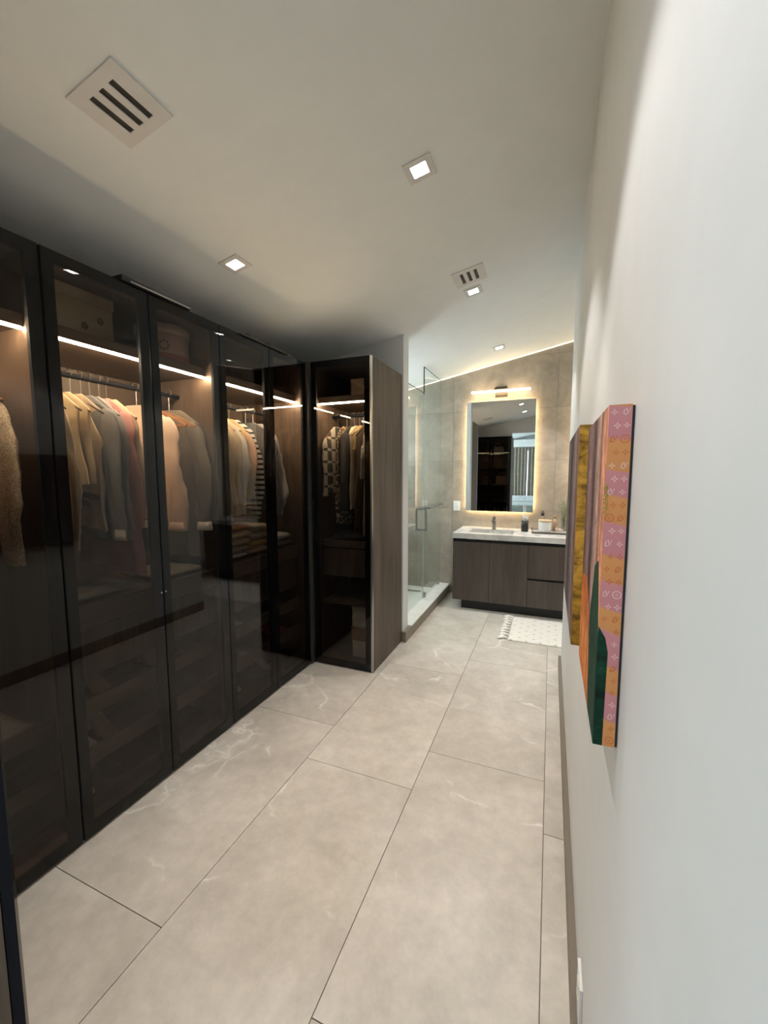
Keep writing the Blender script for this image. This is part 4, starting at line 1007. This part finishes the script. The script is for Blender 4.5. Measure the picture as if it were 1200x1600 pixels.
downlight(-.555, 4.60, 'square downlight over the vanity, farthest from the camera', 62)
downlight(-.575, .79, 'square downlight overhead, seen only in the mirror', 33)
downlight(.66, 4.60, 'square downlight over the right basin, hidden behind the wall', 48)
downlight(-1.85, 4.35, 'square downlight above the shower', 13)
def vent(x, y, label):
    t = thing('ceiling_vent', label, 'vent', (x, y, ceil_z(x)), 'square three-slot ceiling vents'); on_ceiling(t, x, y)
    s, w = .106, .0115; xs_ = [-.046, 0, .046]; L = .068
    b = [(-s, s, -s, -L, -.006, 0), (-s, s, L, s, -.006, 0), (-s, xs_[0]-w, -L, L, -.006, 0), (xs_[0]+w, xs_[1]-w, -L, L, -.006, 0), (xs_[1]+w, xs_[2]-w, -L, L, -.006, 0), (xs_[2]+w, s, -L, L, -.006, 0)]
    cbox('face_plate', VENTM, t, *b)
    cbox('slot_cavity', BLACK, t, *[(q-w, q+w, -L, L, -.002, -.0005) for q in xs_])
    for q in xs_: cbox('louvre', VENTM, t, (q-w, q-w+.0015, -L+.001, L-.001, -.0055, -.0021))
vent(-1.313, 1.005, 'large-looking square vent with three slots, upper left of the ceiling')
vent(-.555, 2.895, 'square vent with three slots, farther along the ceiling')

# ------------------------------------------------------------------ canvases on the right wall
def art_material(name, stops, axis, glitter=.3, wob=.10, L=1.0, base=0.0):
    m, tt, b = nt(name); tc = N(tt, 'ShaderNodeTexCoord'); sp = N(tt, 'ShaderNodeSeparateXYZ'); tt.links.new(tc.outputs['Object'], sp.inputs[0])
    v = coords(tt, (1, 4, 1.6)); nz_ = noise_t(tt, v, 3.5, 4, .6, .5)
    s = math_n(tt, 'DIVIDE', math_n(tt, 'SUBTRACT', sp.outputs[axis], base), L)
    s = math_n(tt, 'ADD', s, math_n(tt, 'MULTIPLY', math_n(tt, 'SUBTRACT', nz_, .5), wob))
    c = ramp(tt, s, stops, 'LINEAR')
    k = ramp(tt, noise_t(tt, coords(tt, (1, 9, 2)), 8, 5, .75, .5), [(.38, (.22, .18, .18)), (.58, (1.25, 1.2, 1.15))]); c = mixc(tt, .85, c, k, 'MULTIPLY')
    g_ = noise_t(tt, coords(tt), 260, 1); gk = ramp(tt, g_, [(.70, (0, 0, 0)), (.74, (1, 1, 1))])
    c = mixc(tt, math_n(tt, 'MULTIPLY', gk, glitter), c, (.95, .88, .70))
    tt.links.new(c, b.inputs['Base Color']); b.inputs['Roughness'].default_value = .7; b.inputs['Specular IOR Level'].default_value = .2; bump(tt, b, g_, .3, .002)
    return m
def band_material():
    m, tt, b = nt('pink_orange_bands'); tc = N(tt, 'ShaderNodeTexCoord'); sp = N(tt, 'ShaderNodeSeparateXYZ'); tt.links.new(tc.outputs['Object'], sp.inputs[0])
    z = sp.outputs[2]
    s = math_n(tt, 'ADD', z, math_n(tt, 'MULTIPLY', sp.outputs[0], .25))
    s = math_n(tt, 'ADD', s, math_n(tt, 'MULTIPLY', math_n(tt, 'SUBTRACT', noise_t(tt, coords(tt), 7, 1), .5), .07))
    fr = math_n(tt, 'FRACT', math_n(tt, 'DIVIDE', s, .098))
    c = ramp(tt, fr, [(.0, (.74, .30, .10)), (.46, (.77, .33, .11)), (.50, (.66, .25, .27)), (.97, (.69, .27, .29)), (1.0, (.74, .30, .10))])
    tt.links.new(c, b.inputs['Base Color']); b.inputs['Roughness'].default_value = .45; return m
CY0, CY1, CZ0, CZ1, CX = .772, 1.16, 1.072, 1.660, .0845
c1 = thing('canvas_painting', 'thick canvas with pink and orange monogrammed edge, nearest on the right wall', 'painting', (XR, CY0, CZ0), 'pair of canvases on the right wall')
bands = band_material()
art1 = art_material('canvas_art_portrait', [(0.0, (.82, .38, .22)), (.14, (.80, .36, .26)), (.20, (.22, .12, .09)), (.30, (.62, .42, .34)), (.40, (.42, .25, .24)), (.52, (.05, .03, .03)), (.75, (.34, .20, .20)), (1.0, (.07, .045, .04))], 1, .5, .12, CY1-CY0, -(CY1-CY0)/2)
box('canvas_body', art1, c1, (CX, XR-.004, CY0+.0015, CY1, CZ0, CZ1))
box('canvas_edge', bands, c1, (CX, XR-.004, CY0, CY0+.0015, CZ0, CZ1))
box('shadow_line_strip', BLACK, c1, (XR-.004, XR-.0005, CY0+.0, CY1-.002, CZ0+.002, CZ1-.002))  # black strip painted in as the thin shadow line between canvas and wall
# lower green ground painted over the front's bottom, wrapping a little onto the near edge
GREEN = art_material('art_green', [(0, (.006, .045, .026)), (1, (.010, .060, .034))], 2, .08, .1, .3)
ORANGE = art_material('art_orange_skin', [(0, (.72, .22, .05)), (.5, (.80, .30, .09)), (1, (.60, .17, .04))], 2, .05, .1, .2)
bm = bmesh.new(); prism(bm, [(CY0-.0002, CZ0), (CY0+.12, CZ0), (CY0+.16, CZ0+.17), (CY0+.10, CZ0+.30), (CY0+.045, CZ0+.32), (CY0-.0002, CZ0+.20)], 'x', CX-.0006, CX-.0001); obj('painted_green_area', bm, GREEN, c1)
bm = bmesh.new(); prism(bm, [(CY0+.12, CZ0), (CY1, CZ0), (CY1, CZ0+.22), (CY0+.26, CZ0+.24), (CY0+.16, CZ0+.17)], 'x', CX-.0006, CX-.0001); obj('painted_orange_area', bm, ORANGE, c1)
bm = bmesh.new(); prism(bm, [(CX, CZ0), (CX+.014, CZ0), (CX+.016, CZ0+.17), (CX+.011, CZ0+.195), (CX, CZ0+.215)], 'y', CY0-.0006, CY0-.0001); obj('painted_green_wrap', bm, GREEN, c1)
# monogram print on the edge: letters, four-pointed stars, ringed flowers
INKW = plain('ink_pale_pink', (.90, .62, .58), .5); INKO = plain('ink_orange', (.66, .16, .03), .5)
def print_marks():
    A = {0: bmesh.new(), 1: bmesh.new()}
    yq = CY0-.0005
    def poly(bm, pts): bm.faces.new([bm.verts.new((x, yq, z)) for x, z in pts])
    def star(bm, cx, cz, r):
        pts = []
        for k in range(16):
            a = k*PI/8; rad = r*(1.0 if k % 4 == 0 else (.34 if k % 4 == 2 else .50))
            pts.append((cx+rad*math.cos(a), cz+rad*math.sin(a)))
        # outlined: ring of quads
        inner = [((x-cx)*.55+cx, (z-cz)*.55+cz) for x, z in pts]
        for k in range(16):
            poly(bm, [pts[k], pts[(k+1) % 16], inner[(k+1) % 16], inner[k]])
    def ring(bm, cx, cz, r):
        for k in range(16):
            a, b_ = k*PI/8, (k+1)*PI/8
            poly(bm, [(cx+r*math.cos(a), cz+r*math.sin(a)), (cx+r*math.cos(b_), cz+r*math.sin(b_)), (cx+r*.8*math.cos(b_), cz+r*.8*math.sin(b_)), (cx+r*.8*math.cos(a), cz+r*.8*math.sin(a))])
        star(bm, cx, cz, r*.5)
    def letters(bm, cx, cz, s):
        w = s*.16
        # L
        poly(bm, [(cx-s*.55, cz-s*.5), (cx-s*.55+w, cz-s*.5), (cx-s*.35+w, cz+s*.45), (cx-s*.35, cz+s*.45)])
        poly(bm, [(cx-s*.55, cz-s*.5), (cx+s*.10, cz-s*.5), (cx+s*.13, cz-s*.5+w), (cx-s*.52, cz-s*.5+w)])
        # V overlapping its right side
        poly(bm, [(cx-s*.12, cz+s*.62), (cx-s*.12+w*1.2, cz+s*.62), (cx+s*.26, cz-s*.28), (cx+s*.18, cz-s*.32)])
        poly(bm, [(cx+s*.18, cz-s*.32), (cx+s*.26, cz-s*.28), (cx+s*.62, cz+s*.62), (cx+s*.50, cz+s*.62)])
    rows = 27; rr = random.Random(4)
    for k in range(rows):
        z = CZ0+.012+k*(CZ1-CZ0-.024)/(rows-1)
        for c in range(2):
            x = CX+.009+c*.017+(.004 if k % 2 else -.001)
            if x < CX+.020 and z < CZ0+.215: continue
            if x > XR-.010: x = XR-.011
            bm = A[(int((z-CZ0)/.049)) % 2]; m_ = (k+2*c) % 4
            if m_ == 0: letters(bm, x, z, .0095)
            elif m_ == 1: star(bm, x, z, .0062)
            elif m_ == 2 and k % 3 == 0: ring(bm, x, z, .0070)
            else: star(bm, x, z, .0055)
    return A
A = print_marks()
tag(obj('monogram_print', A[0], INKO, c1), kind='stuff'); tag(obj('monogram_print', A[1], INKW, c1), kind='stuff')
# gilded clip-like blotch of glitter
bm = bmesh.new()
for k in range(60):
    c = Vector((CX+.0+rnd.uniform(-.0022, .0040), CY0-.001+rnd.uniform(-.0012, .0), CZ1-.155+rnd.uniform(-.026, .026)))
    bmesh.ops.create_icosphere(bm, subdivisions=1, radius=.0013, matrix=Matrix.Translation(c))
tag(obj('gold_glitter', bm, plain('gold_glitter', (.55, .42, .12), .3, .8), c1), kind='stuff')

FY0, FY1, FZ0, FZ1, FX = 1.40, 2.15, 1.00, 1.695, .0765
c2 = thing('canvas_painting', 'thick canvas with a gold edge and dark glittery front, farther on the right wall', 'painting', (XR, FY0, FZ0), 'pair of canvases on the right wall')
art2 = art_material('canvas_art_dark', [(0.0, (.30, .18, .12)), (.10, (.12, .07, .07)), (.22, (.30, .22, .22)), (.4, (.14, .11, .13)), (.62, (.04, .03, .04)), (.8, (.20, .17, .18)), (1.0, (.10, .08, .07))], 1, .55, .12, FY1-FY0, -(FY1-FY0)/2)
goldm = art_material('gold_canvas_edge', [(0, (.45, .24, .03)), (.5, (.62, .36, .06)), (1, (.42, .25, .04))], 2, .15, .15, .7)
box('canvas_body', art2, c2, (FX, XR-.004, FY0+.0015, FY1, FZ0, FZ1), bev=.0)
box('canvas_edge', goldm, c2, (FX, XR-.004, FY0, FY0+.0015, FZ0, FZ1))
box('shadow_line_strip', BLACK, c2, (XR-.004, XR-.0005, FY0, FY1, FZ0+.002, FZ1-.002))  # same shadow line put in as black colour behind the far canvas
